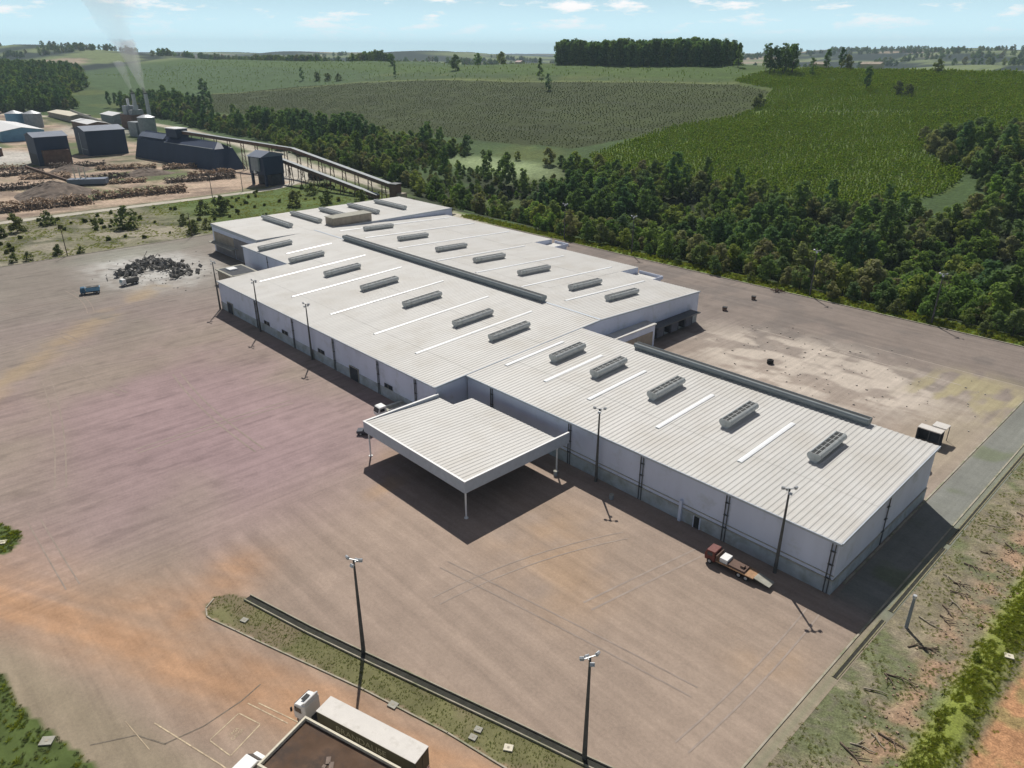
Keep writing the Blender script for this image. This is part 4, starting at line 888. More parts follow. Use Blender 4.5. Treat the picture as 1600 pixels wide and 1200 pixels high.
# loose stones and clods on the red soil
V = []; mbs = MB()
for k in range(420):
    xx = random.gauss(-14.9, 1.6); yy = random.uniform(64, 135); s = random.uniform(.08, .3)
    mbs.obox((xx, yy, float(vergez(np.array([xx]), np.array([yy]))[0]) + s * .2), (s, s * .8, s * .6), random.uniform(0, 3), random.uniform(-.5, .5), random.uniform(-.5, .5))
tag(mbs.build('soil_clods', mat('soil_clod', (.33, .24, .17), .95, .35, .7)), 'loose clods and stones on the red soil of the verge', 'clods', None, 'stuff')

# ---------------------------------------------------------------- foliage prototypes
def leaf_quads(centers, normals, sizes, rg):
    n = len(centers); a = rg.normal(size=(n, 3)); a -= (a * normals).sum(1)[:, None] * normals; a /= np.linalg.norm(a, axis=1)[:, None] + 1e-9
    b = np.cross(normals, a); s = sizes[:, None]
    asp = rg.uniform(.55, 1.0, n)[:, None]
    V = np.stack([centers - a * s - b * s * asp, centers + a * s - b * s * asp * .6, centers + a * s * .8 + b * s * asp, centers - a * s * .7 + b * s * asp * .8], 1).reshape(-1, 3)
    return V, np.arange(4 * n).reshape(n, 4)
def crown_mesh(name, seed, H, Rr, z0, nb, nl, ls, shape, m):
    rg = np.random.default_rng(seed); C = []; Nn = []; Sz = []
    for k in range(nb):
        f = (k + .5) / nb + rg.uniform(-.3, .3) / nb; f = min(max(f, .02), .98); zc = z0 + (H - z0) * f
        prof = {'round': math.sqrt(max(.05, 1 - (2 * f - .9) ** 2 * .95)), 'tall': .55 + .45 * math.sin(math.pi * min(1, f * .9 + .12)), 'cone': 1.05 - f, 'dome': math.sqrt(max(.06, 1 - f * f))}[shape]
        ang = rg.uniform(0, 2 * math.pi); rad = Rr * prof * rg.uniform(.35, .8)
        br = Rr * rg.uniform(.30, .50) * (.6 + .4 * prof)
        c0 = np.array([rad * math.cos(ang), rad * math.sin(ang), zc])
        q = int(nl / nb * rg.uniform(.7, 1.3)); d = rg.normal(size=(q, 3)); d /= np.linalg.norm(d, axis=1)[:, None]
        p = c0 + d * (br * rg.uniform(.6, 1.08, q))[:, None] * np.array([1, 1, .8])
        nn = d * .8 + rg.normal(size=(q, 3)) * .45 + np.array([0, 0, .85]); nn /= np.linalg.norm(nn, axis=1)[:, None]
        C.append(p); Nn.append(nn); Sz.append(rg.uniform(.6, 1.25, q) * ls)
    V, Fq = leaf_quads(np.concatenate(C), np.concatenate(Nn), np.concatenate(Sz), rg)
    me = bpy.data.meshes.new(name)
    me.from_pydata(V.tolist(), [], Fq.tolist()); me.materials.append(m); return me
def trunk_mesh(name, seed, H, r, spread):
    rg = random.Random(seed); mb = MB(); p = Vector((0, 0, -.6)); pts = [p]
    for k in range(4): p = p + Vector((rg.uniform(-.2, .2), rg.uniform(-.2, .2), (H + .6) / 4)); pts.append(p)
    for k in range(4): mb.cyl(pts[k], pts[k + 1], r * (1 - .2 * k), r * (1 - .2 * (k + 1)), 7)
    for k in range(5):
        a = rg.uniform(0, 6.28); b = pts[2 + k % 2]; mb.cyl(b, b + Vector((math.cos(a) * spread, math.sin(a) * spread, rg.uniform(.12, .3) * H)), r * .4, r * .12, 5)
    me = bpy.data.meshes.new(name); me.from_pydata([tuple(v) for v in mb.v], [], mb.f); me.materials.append(M['bark']); return me
PROTO = {
    'round': [(crown_mesh('crown', 10 + i, 11, 4.8, .8, 18, 1500, .40, 'round', M['leaf']), trunk_mesh('trunk', 50 + i, 6, .28, 2.4)) for i in range(4)],
    'tall': [(crown_mesh('crown', 20 + i, 21, 4.0, 4.5, 24, 1400, .46, 'tall', M['euc']), trunk_mesh('trunk', 60 + i, 14, .32, 1.8)) for i in range(3)],
    'bush': [(crown_mesh('crown', 30 + i, 4.2, 2.6, .1, 9, 420, .30, 'dome', M['bushleaf']), trunk_mesh('trunk', 70 + i, 1.8, .12, .8)) for i in range(2)],
    'cone': [(crown_mesh('crown', 40 + i, 22, 5.2, 2.5, 24, 1000, .55, 'cone' if i == 0 else 'tall', M['euc']), trunk_mesh('trunk', 80 + i, 18, .35, 1.2)) for i in range(2)],
}
first_crown = {}
def tree(kind, v, x, y, s, label, group, name='tree', z=None, sz=None):
    cm, tm = PROTO[kind][v % len(PROTO[kind])]
    t = bpy.data.objects.new(name, None); col.objects.link(t); t.location = (x, y, (float(hgt(x, y)) if z is None else z)); t.rotation_euler = (0, 0, random.uniform(0, 6.28)); t.scale = (s, s, s * (sz or 1))
    tag(t, label, 'tree' if name != 'shrub' else 'shrub', group)
    c_ = bpy.data.objects.new('crown', cm); col.objects.link(c_); c_.parent = t
    k_ = bpy.data.objects.new('trunk', tm); col.objects.link(k_); k_.parent = t
    first_crown.setdefault((kind, v % len(PROTO[kind])), c_)
    return t
def scatter(name, pts, scl, rot, idx, objs, label, cat, sz=None):
    me = bpy.data.meshes.new(name); n = len(pts); me.vertices.add(n); me.vertices.foreach_set('co', np.asarray(pts, np.float32).ravel())
    for an, ty, dt in (('scl', 'FLOAT', np.asarray(scl, np.float32)), ('rot', 'FLOAT', np.asarray(rot, np.float32)), ('idx', 'INT', np.asarray(idx, np.int32))):
        a = me.attributes.new(an, ty, 'POINT'); a.data.foreach_set('value', dt)
    o = bpy.data.objects.new(name, me); col.objects.link(o); tag(o, label, cat, None, 'stuff')
    ng = bpy.data.node_groups.new(name, 'GeometryNodeTree')
    ng.interface.new_socket('Geometry', in_out='INPUT', socket_type='NodeSocketGeometry'); ng.interface.new_socket('Geometry', in_out='OUTPUT', socket_type='NodeSocketGeometry')
    gi = ng.nodes.new('NodeGroupInput'); go = ng.nodes.new('NodeGroupOutput'); ip = ng.nodes.new('GeometryNodeInstanceOnPoints'); jn = ng.nodes.new('GeometryNodeJoinGeometry')
    for q in reversed(objs):          # a join puts its last link first
        oi = ng.nodes.new('GeometryNodeObjectInfo'); oi.inputs['Object'].default_value = q; oi.inputs['As Instance'].default_value = True
        ng.links.new(oi.outputs['Geometry'], jn.inputs[0])
    def attr(nm, ty):
        a = ng.nodes.new('GeometryNodeInputNamedAttribute'); a.data_type = ty; a.inputs[0].default_value = nm; return a.outputs[0]
    cx_ = ng.nodes.new('ShaderNodeCombineXYZ'); ng.links.new(attr('rot', 'FLOAT'), cx_.inputs[2])
    er = ng.nodes.new('FunctionNodeEulerToRotation'); ng.links.new(cx_.outputs[0], er.inputs[0])
    ng.links.new(gi.outputs[0], ip.inputs['Points']); ng.links.new(jn.outputs[0], ip.inputs['Instance']); ip.inputs['Pick Instance'].default_value = True
    ng.links.new(attr('idx', 'INT'), ip.inputs['Instance Index']); ng.links.new(er.outputs[0], ip.inputs['Rotation']); ng.links.new(attr('scl', 'FLOAT'), ip.inputs['Scale'])
    ng.links.new(ip.outputs[0], go.inputs[0])
    md = o.modifiers.new('scatter', 'NODES'); md.node_group = ng
    return o

# ---------------------------------------------------------------- woods behind the yard
P = []
sp = 6.6
for yy in np.arange(246, 398, sp):
    for xx in np.arange(-1050, 60, sp * (1 if True else 1)):
        P.append((xx + random.uniform(-2.6, 2.6), yy + random.uniform(-2.6, 2.6)))
for yy in np.arange(398, 600, 7):
    for xx in np.arange(-195, 62, 7): P.append((xx + random.uniform(-3, 3), yy + random.uniform(-3, 3)))
P = np.array(P); xx, yy = P[:, 0], P[:, 1]
edge_up = 392 + 14 * (fbm(xx / 40, yy * 0, 301) - .5) * 2 - 14 * sst(-500, -700, xx) + 22 * np.exp(-((xx + 620) / 120) ** 2)
ok = ((yy < edge_up) | inpoly(xx, yy, WOODPATCH)) & ~((((xx + 405) / 62) ** 2 + ((yy - 374) / 19) ** 2) < 1)
ok &= ~((xx < -250) & (yy < 262 + (-250 - xx) * .12)) & ~((xx < -380) & (yy < 290)) & ~((xx < -640) & (yy < 330 + .0 * xx))
ok &= ~((fbm(xx / 22, yy / 22, 377) > .655) & (yy > 262))
ok &= ~((xx > -275) & (xx < -215) & (yy > 356) & (yy < 366))
P = P[ok]; xx, yy = P[:, 0], P[:, 1]
euc = (np.exp(-(((xx + 272) / 42) ** 2 + ((yy - 322) / 26) ** 2)) > .45) | ((np.exp(-(((xx + 690) / 130) ** 2 + ((yy - 372) / 22) ** 2)) > .4) & (fbm(xx / 9, yy / 9, 333) > .42)) | ((fbm(xx / 25, yy / 25, 340) > .60) & (xx > -175) & (yy > 270) & (yy < 330)) | ((fbm(xx / 18, yy / 18, 343) > .74) & (yy > 300))
front = ((np.abs(xx + 400) < 75) & (yy < 372) & (yy > 300))
scl = np.where(euc, np.random.default_rng(5).uniform(.72, 1.22, len(P)), .50 + .75 * np.random.default_rng(6).random(len(P)) ** 1.6)
scl = np.where(front & ~euc, scl * .55, scl); scl = np.where((yy < 254), scl * .8, scl)
vis = (yy < 330) & (xx > -330) & (xx < -14) 
score = yy - 236 + .15 * np.abs(xx + 150) - 22 * euc + np.random.default_rng(9).uniform(0, 26, len(P))
score = np.where(vis, score, 1e6); order = np.argsort(score)[:262]; ind = np.zeros(len(P), bool); ind[order] = True; ind &= vis
labs = {'e': 'slender dark eucalyptus rising above the round crowns of the wood behind the yard', 'k': 'round dark-green broadleaf tree at the front of the wood along the yard kerb', 'm': 'round broadleaf tree in the depth of the wood behind the yard'}
grp = {'e': 'eucalyptus trees in the wood behind the yard', 'k': 'front-row trees of the wood along the kerb', 'm': 'trees in the depth of the wood'}
nm = {'e': 'eucalyptus', 'k': 'broadleaf_tree', 'm': 'broadleaf_tree'}
for i in np.nonzero(ind)[0]:
    k = 'e' if euc[i] else ('k' if yy[i] < 262 else 'm')
    tree('tall' if euc[i] else 'round', int(i), xx[i], yy[i], float(scl[i]), labs[k], grp[k], nm[k], sz=random.uniform(.9, 1.15))
# young shrubs and small trees along the kerb
for i, (sx, sy, s, lab) in enumerate(((-98, 240.2, 1.05, 'bright young tree at the kerb just right of the middle light pole'), (-82, 240, .85, 'low round shrub at the kerb between the two right light poles'), (-77, 240.4, 1.1, 'taller bushy shrub at the kerb left of the rightmost light pole'), (-143, 239.6, 1.15, 'slim young tree at the kerb behind the hall corner'), (-128, 240, .8, 'small shrub at the kerb left of the scrap heap'), (-52, 240, .9, 'shrub at the kerb near the right picture edge'), (-160, 240, .7, 'small shrub at the kerb behind the nearer lean-to'))):
    tree('bush' if i in (1, 2, 4, 5, 6) else 'round', i, sx, sy, s * (1.0 if i in (1, 2, 4, 5, 6) else .5), lab, 'shrubs along the kerb', 'shrub', 0)
# scrub left of the yard
SC = [(-377, 106, 2.3, 'large dark bush in the scrub before the log piles'), (-379, 152, 2.1, 'large grey-green bush in the scrub left of the far hall'), (-386, 146, 1.6, 'bush leaning against the large grey-green one left of the far hall'), (-343.5, 68, .95, 'small green bush at the left yard edge by the power pole'), (-340.5, 76, .6, 'tiny shrub at the left yard edge right of the power pole'), (-342, 52, .85, 'small dry bush at the far left end of the yard edge'), (-341, 57, .8, 'second small dry bush at the far left yard edge'),
      (-404, 66, 1.9, 'wide dark bush beside the service road at the left edge'), (-411, 80, 1.5, 'bush beside the service road, right of the wide dark one'), (-396, 58, 1.2, 'low bush at the left picture edge'), (-366, 128, 1.2, 'light shrub between the two large scrub bushes'), (-344, 124, 1.4, 'shrub at the foot of the power pole near the far hall'), (-350, 133, 1.1, 'shrub behind the power pole near the far hall'), (-372, 190, 1.9, 'rounded bush in the green behind the far hall, left one'), (-366, 206, 1.7, 'rounded bush in the green behind the far hall, right one'), (-357, 222, 1.6, 'bush at the foot of the conveyors'), (-398, 214, 1.5, 'bush by the bend of the service road'), (-345, 160, 1.0, 'small shrub in the green beside the far hall'),
      (-322, 226, 1.5, 'bush behind the far hall near the track'), (-300, 238, 1.7, 'yellow-green bush behind the far hall roof'), (-390, 96, .9, 'small scrub bush left of the large dark one')]
for i, (sx, sy, s, lab) in enumerate(SC): tree('bush', i, sx, sy, s, lab, 'bushes in the scrub left of the yard', 'shrub')
# single trees on the hill
HL = [(-1240, 500, 'round', 1.7, 'dark clump tree on the far left hillside'), (-1168, 635, 'cone', .9, 'dark single tree on the left hill left of the hedge'), (-999, 699, 'cone', .75, 'pointed single tree on the middle hill field'), (-922, 755, 'round', 1.9, 'round solitary tree on the skyline left of the grove'), (-705, 714, 'cone', 1.05, 'tall dark column tree in the brown field, upper of the pair'), (-623, 645, 'cone', .8, 'dark column tree in the brown field, lower of the pair'),
      (-488, 817, 'cone', 1.15, 'tall airy tree standing alone right of the grove'), (-373, 766, 'cone', .75, 'dark tree below the white house on the hill'), (-379, 807, 'tall', .95, 'eucalyptus left of the white house on the hill'), (-366, 812, 'tall', 1.0, 'eucalyptus right of the white house on the hill'), (-357, 806, 'round', 1.3, 'round tree right of the white house on the hill'), (-292, 705, 'tall', .95, 'loose solitary tree in the middle of the plantation'), (-268, 800, 'round', 1.1, 'round tree on the skyline far right'), (-1150, 800, 'round', 1.6, 'round tree on the far left skyline'), (-985, 905, 'round', 1.8, 'dark tree on the skyline by the red roofed farm'), (-1040, 900, 'round', 1.6, 'dark tree on the skyline left of the farm')]
for i, (sx, sy, k, s, lab) in enumerate(HL): tree(k, i, sx, sy, s, lab, 'single trees on the hill', 'hill_tree')
for i, (sx, sy) in enumerate(((-425, 776), (-418, 772), (-412, 778), (-406, 770), (-402, 779), (-398, 772), (-420, 784), (-410, 786), (-432, 780))):
    tree('tall', i, sx, sy, 1.15 + .12 * (i % 3), 'tall eucalyptus of the small cluster on the hill left of the white house', 'small eucalyptus cluster on the hill', 'hill_tree')
# shrub clumps
for i, (sx, sy, s, lab) in enumerate(((-350, 628, 1.4, 'dark shrub at the right tip of the brown field'), (-347, 618, 1.3, 'second dark shrub at the right tip of the brown field'), (-262, 697, 1.5, 'dark low shrub clump in the upper plantation'), (-252, 695, 1.3, 'second low shrub in the upper plantation'), (-1130, 640, 1.8, 'hedge shrub on the left hill'), (-1105, 645, 1.6, 'second hedge shrub on the left hill'), (-1080, 650, 1.5, 'third hedge shrub on the left hill'))): tree('bush', i, sx, sy, s * 1.6, lab, 'shrub clumps on the hill', 'shrub')
ro = [first_crown[('round', k)] for k in range(4)]; to = [first_crown[('tall', k)] for k in range(3)]; bo = [first_crown[('bush', k)] for k in range(2)]
rest = ~ind; PR = P[rest]; er_ = euc[rest]; sr = scl[rest]; zz = hgt(PR[:, 0], PR[:, 1]) - .2
rn = np.random.default_rng(12)
scatter('woodland', np.column_stack([PR, zz]), sr, rn.uniform(0, 6.28, len(PR)), np.where(er_, rn.integers(4, 7, len(PR)), rn.integers(0, 4, len(PR))), ro + to, 'dense mixed wood filling the valley behind the yard', 'wood')
# eucalyptus grove on the crest
GP = [(gx + random.uniform(-2, 2), gy + random.uniform(-2, 2)) for gx in np.arange(-786, -522, 6.5) for gy in np.arange(828, 882, 6.5)]
GP = np.array(GP); n = len(GP); gs = 1.58 + .24 * (fbm(GP[:, 0] / 40, GP[:, 1] / 60, 7) - .5) * 2 + rn.uniform(-.22, .16, n)
scatter('eucalyptus_grove', np.column_stack([GP, hgt(GP[:, 0], GP[:, 1]) - 6.5]), gs, rn.uniform(0, 6.28, n), rn.integers(0, 3, n), to, 'dense block of tall eucalyptus standing on the hill crest', 'grove')
# forest hill on the far left and belt behind the mill
LP = []
for gx in np.arange(-2150, -1000, 10.5):
    for gy in np.arange(150, 640, 10.5): LP.append((gx + random.uniform(-4, 4), gy + random.uniform(-4, 4)))
LP = np.array(LP); k = (LP[:, 0] < -1180) & (LP[:, 1] > 215) & (LP[:, 1] < -.262 * LP[:, 0] + 150 * (fbm(LP[:, 0] / 90, LP[:, 1] / 90, 47) - .5)); k |= (LP[:, 1] < 412) & (LP[:, 1] > 345) & (LP[:, 0] > -1180)
LP = LP[k]; n = len(LP); lt = rn.random(n) < .45
scatter('hill_forest', np.column_stack([LP, hgt(LP[:, 0], LP[:, 1]) - .3]), np.where(lt, rn.uniform(.9, 1.3, n), rn.uniform(1.1, 1.8, n)), rn.uniform(0, 6.28, n), np.where(lt, rn.integers(4, 7, n), rn.integers(0, 4, n)), ro + to, 'dark forest covering the far left hill behind the mill', 'forest')
# skyline woods far away
FP = []
for (cx0, cy0, wx, wy, nn) in ((-1900, 1010, 170, 40, 130), (-2300, 1150, 160, 60, 90), (-1420, 930, 60, 15, 30), (-300, 1500, 200, 60, 140), (-700, 1650, 260, 60, 140), (-60, 1300, 160, 40, 110), (-1500, 1900, 300, 90, 160), (100, 1150, 120, 30, 70)):
    for q in range(nn): FP.append((cx0 + rn.uniform(-wx, wx), cy0 + rn.uniform(-wy, wy)))
q_ = np.random.default_rng(77)
for q in range(70):
    an = q_.uniform(math.radians(100), math.radians(172)); dd = q_.uniform(1900, 4600); cx0, cy0 = dd * math.cos(an), dd * math.sin(an); L_ = q_.uniform(60, 260); th = q_.uniform(-.5, .5)
    if cy0 < 700: continue
    for w_ in range(int(L_ / 7)): u_ = q_.uniform(-L_, L_); FP.append((cx0 + u_ * math.cos(an + 1.57 + th) + q_.normal(0, 8), cy0 + u_ * math.sin(an + 1.57 + th) + q_.normal(0, 8)))
FP = np.array(FP); n = len(FP)
scatter('distant_woods', np.column_stack([FP, hgt(FP[:, 0], FP[:, 1]) - .5]), rn.uniform(1.2, 2.0, n), rn.uniform(0, 6.28, n), rn.integers(0, 4, n), ro, 'scattered dark woods on the distant skyline', 'wood')

# ---------------------------------------------------------------- plantation rows and field scrub (stuff)
def tuft_obj(name, seed, H, Rr, nl, ls, shape, m, loc, label, cat, group=None):
    me = crown_mesh(name, seed, H, Rr, .02, max(4, nl // 14), nl, ls, shape, m)
    o = bpy.data.objects.new(name, me); col.objects.link(o); o.location = loc; tag(o, label, cat, group); return o
y1 = tuft_obj('sapling', 91, 3.4, 1.15, 84, .42, 'cone', M['young'], (-262, 398.5, float(hgt(-262, 398.5))), 'bright young sapling at the lower edge of the plantation', 'sapling', 'saplings at the plantation edge')
y2 = tuft_obj('sapling', 92, 3.0, 1.25, 84, .45, 'tall', M['young'], (-240, 399, float(hgt(-240, 399))), 'bushy young sapling at the lower edge of the plantation', 'sapling', 'saplings at the plantation edge')
b1 = tuft_obj('field_shrub', 93, .9, 1.2, 56, .36, 'dome', M['brownscrub'], (-500, 440, float(hgt(-500, 440))), 'low dull shrub at the lower edge of the brown field', 'shrub')
Q = []
for gy in np.arange(396, 815, 2.8):
    for gx in np.arange(-440, 62, 2.5): Q.append((gx + random.uniform(-.6, .6), gy + 2.5 * math.sin(gx / 70) + random.uniform(-.45, .45)))
Q = np.array(Q); k = inpoly(Q[:, 0], Q[:, 1], PLANT) & (fbm(Q[:, 0] / 7, Q[:, 1] / 7, 401) > .22) & ~(np.abs(Q[:, 1] - (640 + .25 * (Q[:, 0] + 200))) < 3); Q = Q[k]; n = len(Q)
scatter('plantation', np.column_stack([Q, hgt(Q[:, 0], Q[:, 1])]), (.50 + .62 * fbm(Q[:, 0] / 30, Q[:, 1] / 30, 409)) * rn.uniform(.7, 1.25, n), rn.uniform(0, 6.28, n), rn.integers(0, 2, n), [y1, y2], 'green hillside plantation of young trees set in rows', 'plantation')
Q = []
for gy in np.arange(412, 712, 4.2):
    for gx in np.arange(-1210, -340, 3.6): Q.append((gx + random.uniform(-1.2, 1.2), gy + 5 * math.sin(gx / 90) + random.uniform(-.7, .7)))
Q = np.array(Q); k = inpoly(Q[:, 0], Q[:, 1], BROWN) & (fbm(Q[:, 0] / 12, Q[:, 1] / 12, 411) > .34); Q = Q[k]; n = len(Q)
scatter('field_scrub', np.column_stack([Q, hgt(Q[:, 0], Q[:, 1])]), rn.uniform(.35, .8, n), rn.uniform(0, 6.28, n), np.zeros(n), [b1], 'dull brown-green field covered with low scrub in rows', 'field')
Q = np.column_stack([rn.uniform(-2000, -430, 2600), rn.uniform(500, 880, 2600)]); k = ~inpoly(Q[:, 0], Q[:, 1], BROWN) & ~inpoly(Q[:, 0], Q[:, 1], PLANT); Q = Q[k]; n = len(Q)
scatter('hill_scrub', np.column_stack([Q, hgt(Q[:, 0], Q[:, 1])]), rn.uniform(.3, .8, n), rn.uniform(0, 6.28, n), rn.integers(0, 2, n), [y1, y2], 'scattered green scrub on the upper hill', 'scrub')
# grass: bank on the right, island, lower left corner, kerb strip, scrub
def blade_obj(name, seed, m, loc, h, label):
    rg = np.random.default_rng(seed); V = []; Fc = []
    for k in range(26):
        a = rg.uniform(0, 6.28); r0 = rg.uniform(0, .28); w = .05; hh = h * rg.uniform(.5, 1.1); p = np.array([r0 * math.cos(a), r0 * math.sin(a), -.03]); t_ = np.array([math.cos(a + 1.3), math.sin(a + 1.3), 0]) * w; out_ = np.array([math.cos(a), math.sin(a), 0]) * hh * rg.uniform(.2, .6)
        b = len(V); V += [p - t_, p + t_, p + out_ * 1.0 + t_ * .8 + (0, 0, hh * .55), p + out_ * 1.9 + (0, 0, hh * .75)]; Fc.append((b, b + 1, b + 2, b + 3))
    me = bpy.data.meshes.new(name); me.from_pydata([tuple(map(float, v)) for v in V], [], Fc); me.materials.append(m)
    o = bpy.data.objects.new(name, me); col.objects.link(o); o.location = loc; tag(o, label, 'grass tuft'); return o
g1 = blade_obj('grass_tuft', 1, M['grassleaf'], (-12.4, 88, .3), .75, 'single tall grass tuft at the left foot of the bright bank')
g2 = blade_obj('grass_tuft', 2, M['drygrass'], (-80, 31.5, .02), .32, 'single dry grass tuft in the middle of the island')
g3 = blade_obj('grass_tuft', 3, M['bushleaf'], (-86, 2.2, .02), .4, 'single dark green tuft at the edge of the lower left grass')
gb = tuft_obj('grass_clump', 94, .85, .75, 168, .10, 'dome', M['grassleaf'], (-11.5, 97, .9), 'leafy green weed clump on the crest of the bank', 'weed')
n = 9000; gx = rn.normal(-10.0, 1.25, n); gy = rn.uniform(52, 190, n); k = (fbm(gx / 2.4, gy / 2.4, 501) > .34) & (gx < -6); gx, gy = gx[k], gy[k]; n = len(gx)
scatter('bank_grass', np.column_stack([gx, gy, vergez(gx, gy) - .02]), rn.uniform(.22, .52, n) * (.6 + .9 * fbm(gx / 1.7, gy / 1.7, 503)), rn.uniform(0, 6.28, n), (rn.random(n) < .02).astype(int), [g1, gb], 'bright green grass and weeds covering the bank at the right', 'grass')
def in_poly_pts(poly, n, seed):
    q = np.random.default_rng(seed); a = np.array(poly); p = np.column_stack([q.uniform(a[:, 0].min(), a[:, 0].max(), n), q.uniform(a[:, 1].min(), a[:, 1].max(), n)]); return p[inpoly(p[:, 0], p[:, 1], poly)]
q = in_poly_pts(ISLAND, 16000, 3); q = q[fbm(q[:, 0] / 1.5, q[:, 1] / 1.5, 511) > .36]; n = len(q)
scatter('island_grass', np.column_stack([q, np.full(n, .02)]), rn.uniform(.12, .38, n), rn.uniform(0, 6.28, n), np.zeros(n), [g2], 'short dry grass growing on the long traffic island', 'grass')
q = np.concatenate([in_poly_pts(GRASSBL, 9000, 4), in_poly_pts(GRASSTL, 3500, 5)]); q = q[(fbm(q[:, 0] / 1.8, q[:, 1] / 1.8, 541) > .36)][::2]; n = len(q)
scatter('corner_grass', np.column_stack([q, np.full(n, .0)]), rn.uniform(.35, .75, n), rn.uniform(0, 6.28, n), (rn.random(n) < .35).astype(int), [g3, g1], 'dark green grass in the lower left corner and on the left mound', 'grass')
n = 5000; gx = rn.uniform(-23, -13, n); gy = rn.uniform(50, 200, n); k = fbm(gx / 3, gy / 3, 521) > .5; gx, gy = gx[k], gy[k]; n = len(gx)
scatter('verge_grass', np.column_stack([gx, gy, vergez(gx, gy)]), rn.uniform(.3, .65, n), rn.uniform(0, 6.28, n), np.zeros(n), [g2], 'thin dry grass over the rough verge', 'grass')
n = 3200; gx = rn.uniform(-290, -20, n); gy = rn.uniform(236.8, 245, n)
scatter('kerb_grass', np.column_stack([gx, gy, hgt(gx, gy)]), rn.uniform(.5, 1.1, n), rn.uniform(0, 6.28, n), (rn.random(n) < .4).astype(int), [g1, gb], 'bright grass strip between the yard kerb and the wood', 'grass')
n = 9000; gx = rn.uniform(-428, -338.5, n); gy = rn.uniform(20, 250, n); k = fbm(gx / 9, gy / 9, 531) > .42; gx, gy = gx[k], gy[k]; n = len(gx)
scatter('scrub_growth', np.column_stack([gx, gy, hgt(gx, gy)]), rn.uniform(.8, 1.9, n), rn.uniform(0, 6.28, n), (rn.random(n) < .018).astype(int), [g2, b1], 'low rough grass and scrub between the yard and the service road', 'scrub')

# ---------------------------------------------------------------- sawmill beyond
def gable(name, x0, y0, x1, y1, h, rise, label, wallm, roofm, axis='x', extra=None):
    t = empty(name, ((x0 + x1) / 2, (y0 + y1) / 2, float(hgt((x0 + x1) / 2, (y0 + y1) / 2))), 0, label, 'building')
    a, b = (x1 - x0) / 2, (y1 - y0) / 2
    mb = MB()
    if axis == 'x': mb.extr([(-b, -1), (-b, h), (0, h + rise), (b, h), (b, -1)], 'x', -a, a)
    else: mb.extr([(-a, -1), (-a, h), (0, h + rise), (a, h), (a, -1)], 'y', -b, b)
    mb.build('wall', wallm, t); mb = MB(); o_ = .6; k = .25
    if axis == 'x':
        s = rise / b
        mb.extr([(-b - o_, h - o_ * s + .05), (0, h + rise + .05), (b + o_, h - o_ * s + .05), (b + o_, h - o_ * s + .05 + k), (0, h + rise + .05 + k), (-b - o_, h - o_ * s + .05 + k)], 'x', -a - o_, a + o_)
    else:
        s = rise / a
        mb.extr([(-a - o_, h - o_ * s + .05), (0, h + rise + .05), (a + o_, h - o_ * s + .05), (a + o_, h - o_ * s + .05 + k), (0, h + rise + .05 + k), (-a - o_, h - o_ * s + .05 + k)], 'y', -b - o_, b + o_)
    mb.build('roof', roofm, t)
    return t
# near-left shed on stilts
t = gable('mill_shed', -668, 130, -642, 152, 20, 2.5, 'tall dark blue mill shed with grey gable roof at the far left', M['navy'], M['navyroof'], 'y')
mb = MB(); mb.box(13.05, -8, -1, 19, 9, 11); mb.build('lean_to', M['rust'], t); mb = MB(); mb.box(-11, -11.12, 0, 10, -11.02, 8); mb.build('opening', M['dock'], t)
t = gable('mill_shed', -710, 174, -680, 204, 19, 2.8, 'navy blue gabled mill shed between the stilted shed and the long store', M['navy'], M['navyroof'], 'y')
mb = MB(); mb.box(-3, -15.15, -1, -1.8, -15.02, 17); mb.box(-2, -15.12, 4.6, 14, -15.02, 5); mb.build('wall_strip', M['greysteel'], t)
# long store with sloping ends
t = empty('chip_store', (-589, 217, 0), math.atan2(16, 136), 'long dark blue chip store with sloping end walls and a rooftop head house', 'building')
mb = MB()
b, hh, L = 10, 19, 64
V = [(-L, -b, 0), (L, -b, 0), (L, b, 0), (-L, b, 0), (-L + 3, -b + 3, 14), (L - 9, -b + 3, 14), (L - 9, b - 3, 14), (-L + 3, b - 3, 14), (-L + 6, 0, hh + 1), (L - 16, 0, hh - 1)]
mb.add(V, [(0, 1, 5, 4), (1, 2, 6, 5), (2, 3, 7, 6), (3, 0, 4, 7)]); mb.build('wall', M['navy'], t)
mb = MB(); V2 = [(p[0], p[1], p[2] + .1) for p in V]; mb.add(V2, [(4, 5, 9, 8), (5, 6, 9), (6, 7, 8, 9), (7, 4, 8)]); mb.build('roof', M['navy'], t)
mb = MB(); mb.box(-18, -4, hh - 1, -2, 5, hh + 5); h_ = mb.build('head_house', M['navy'], t); mb = MB(); mb.box(-18.5, -4.5, hh + 5, -1.5, 5.5, hh + 5.5); mb.build('roof', M['white'], h_)
mb = MB(); mb.obox((-40, -4.2, 17.6), (40, 5, .2), 0, .68); mb.build('roof_light', M['navyroof'], t); mb = MB(); mb.obox((18, -7.1, 14.3), (70, .5, .3), 0, .62); mb.build('gutter', M['greysteel'], t)
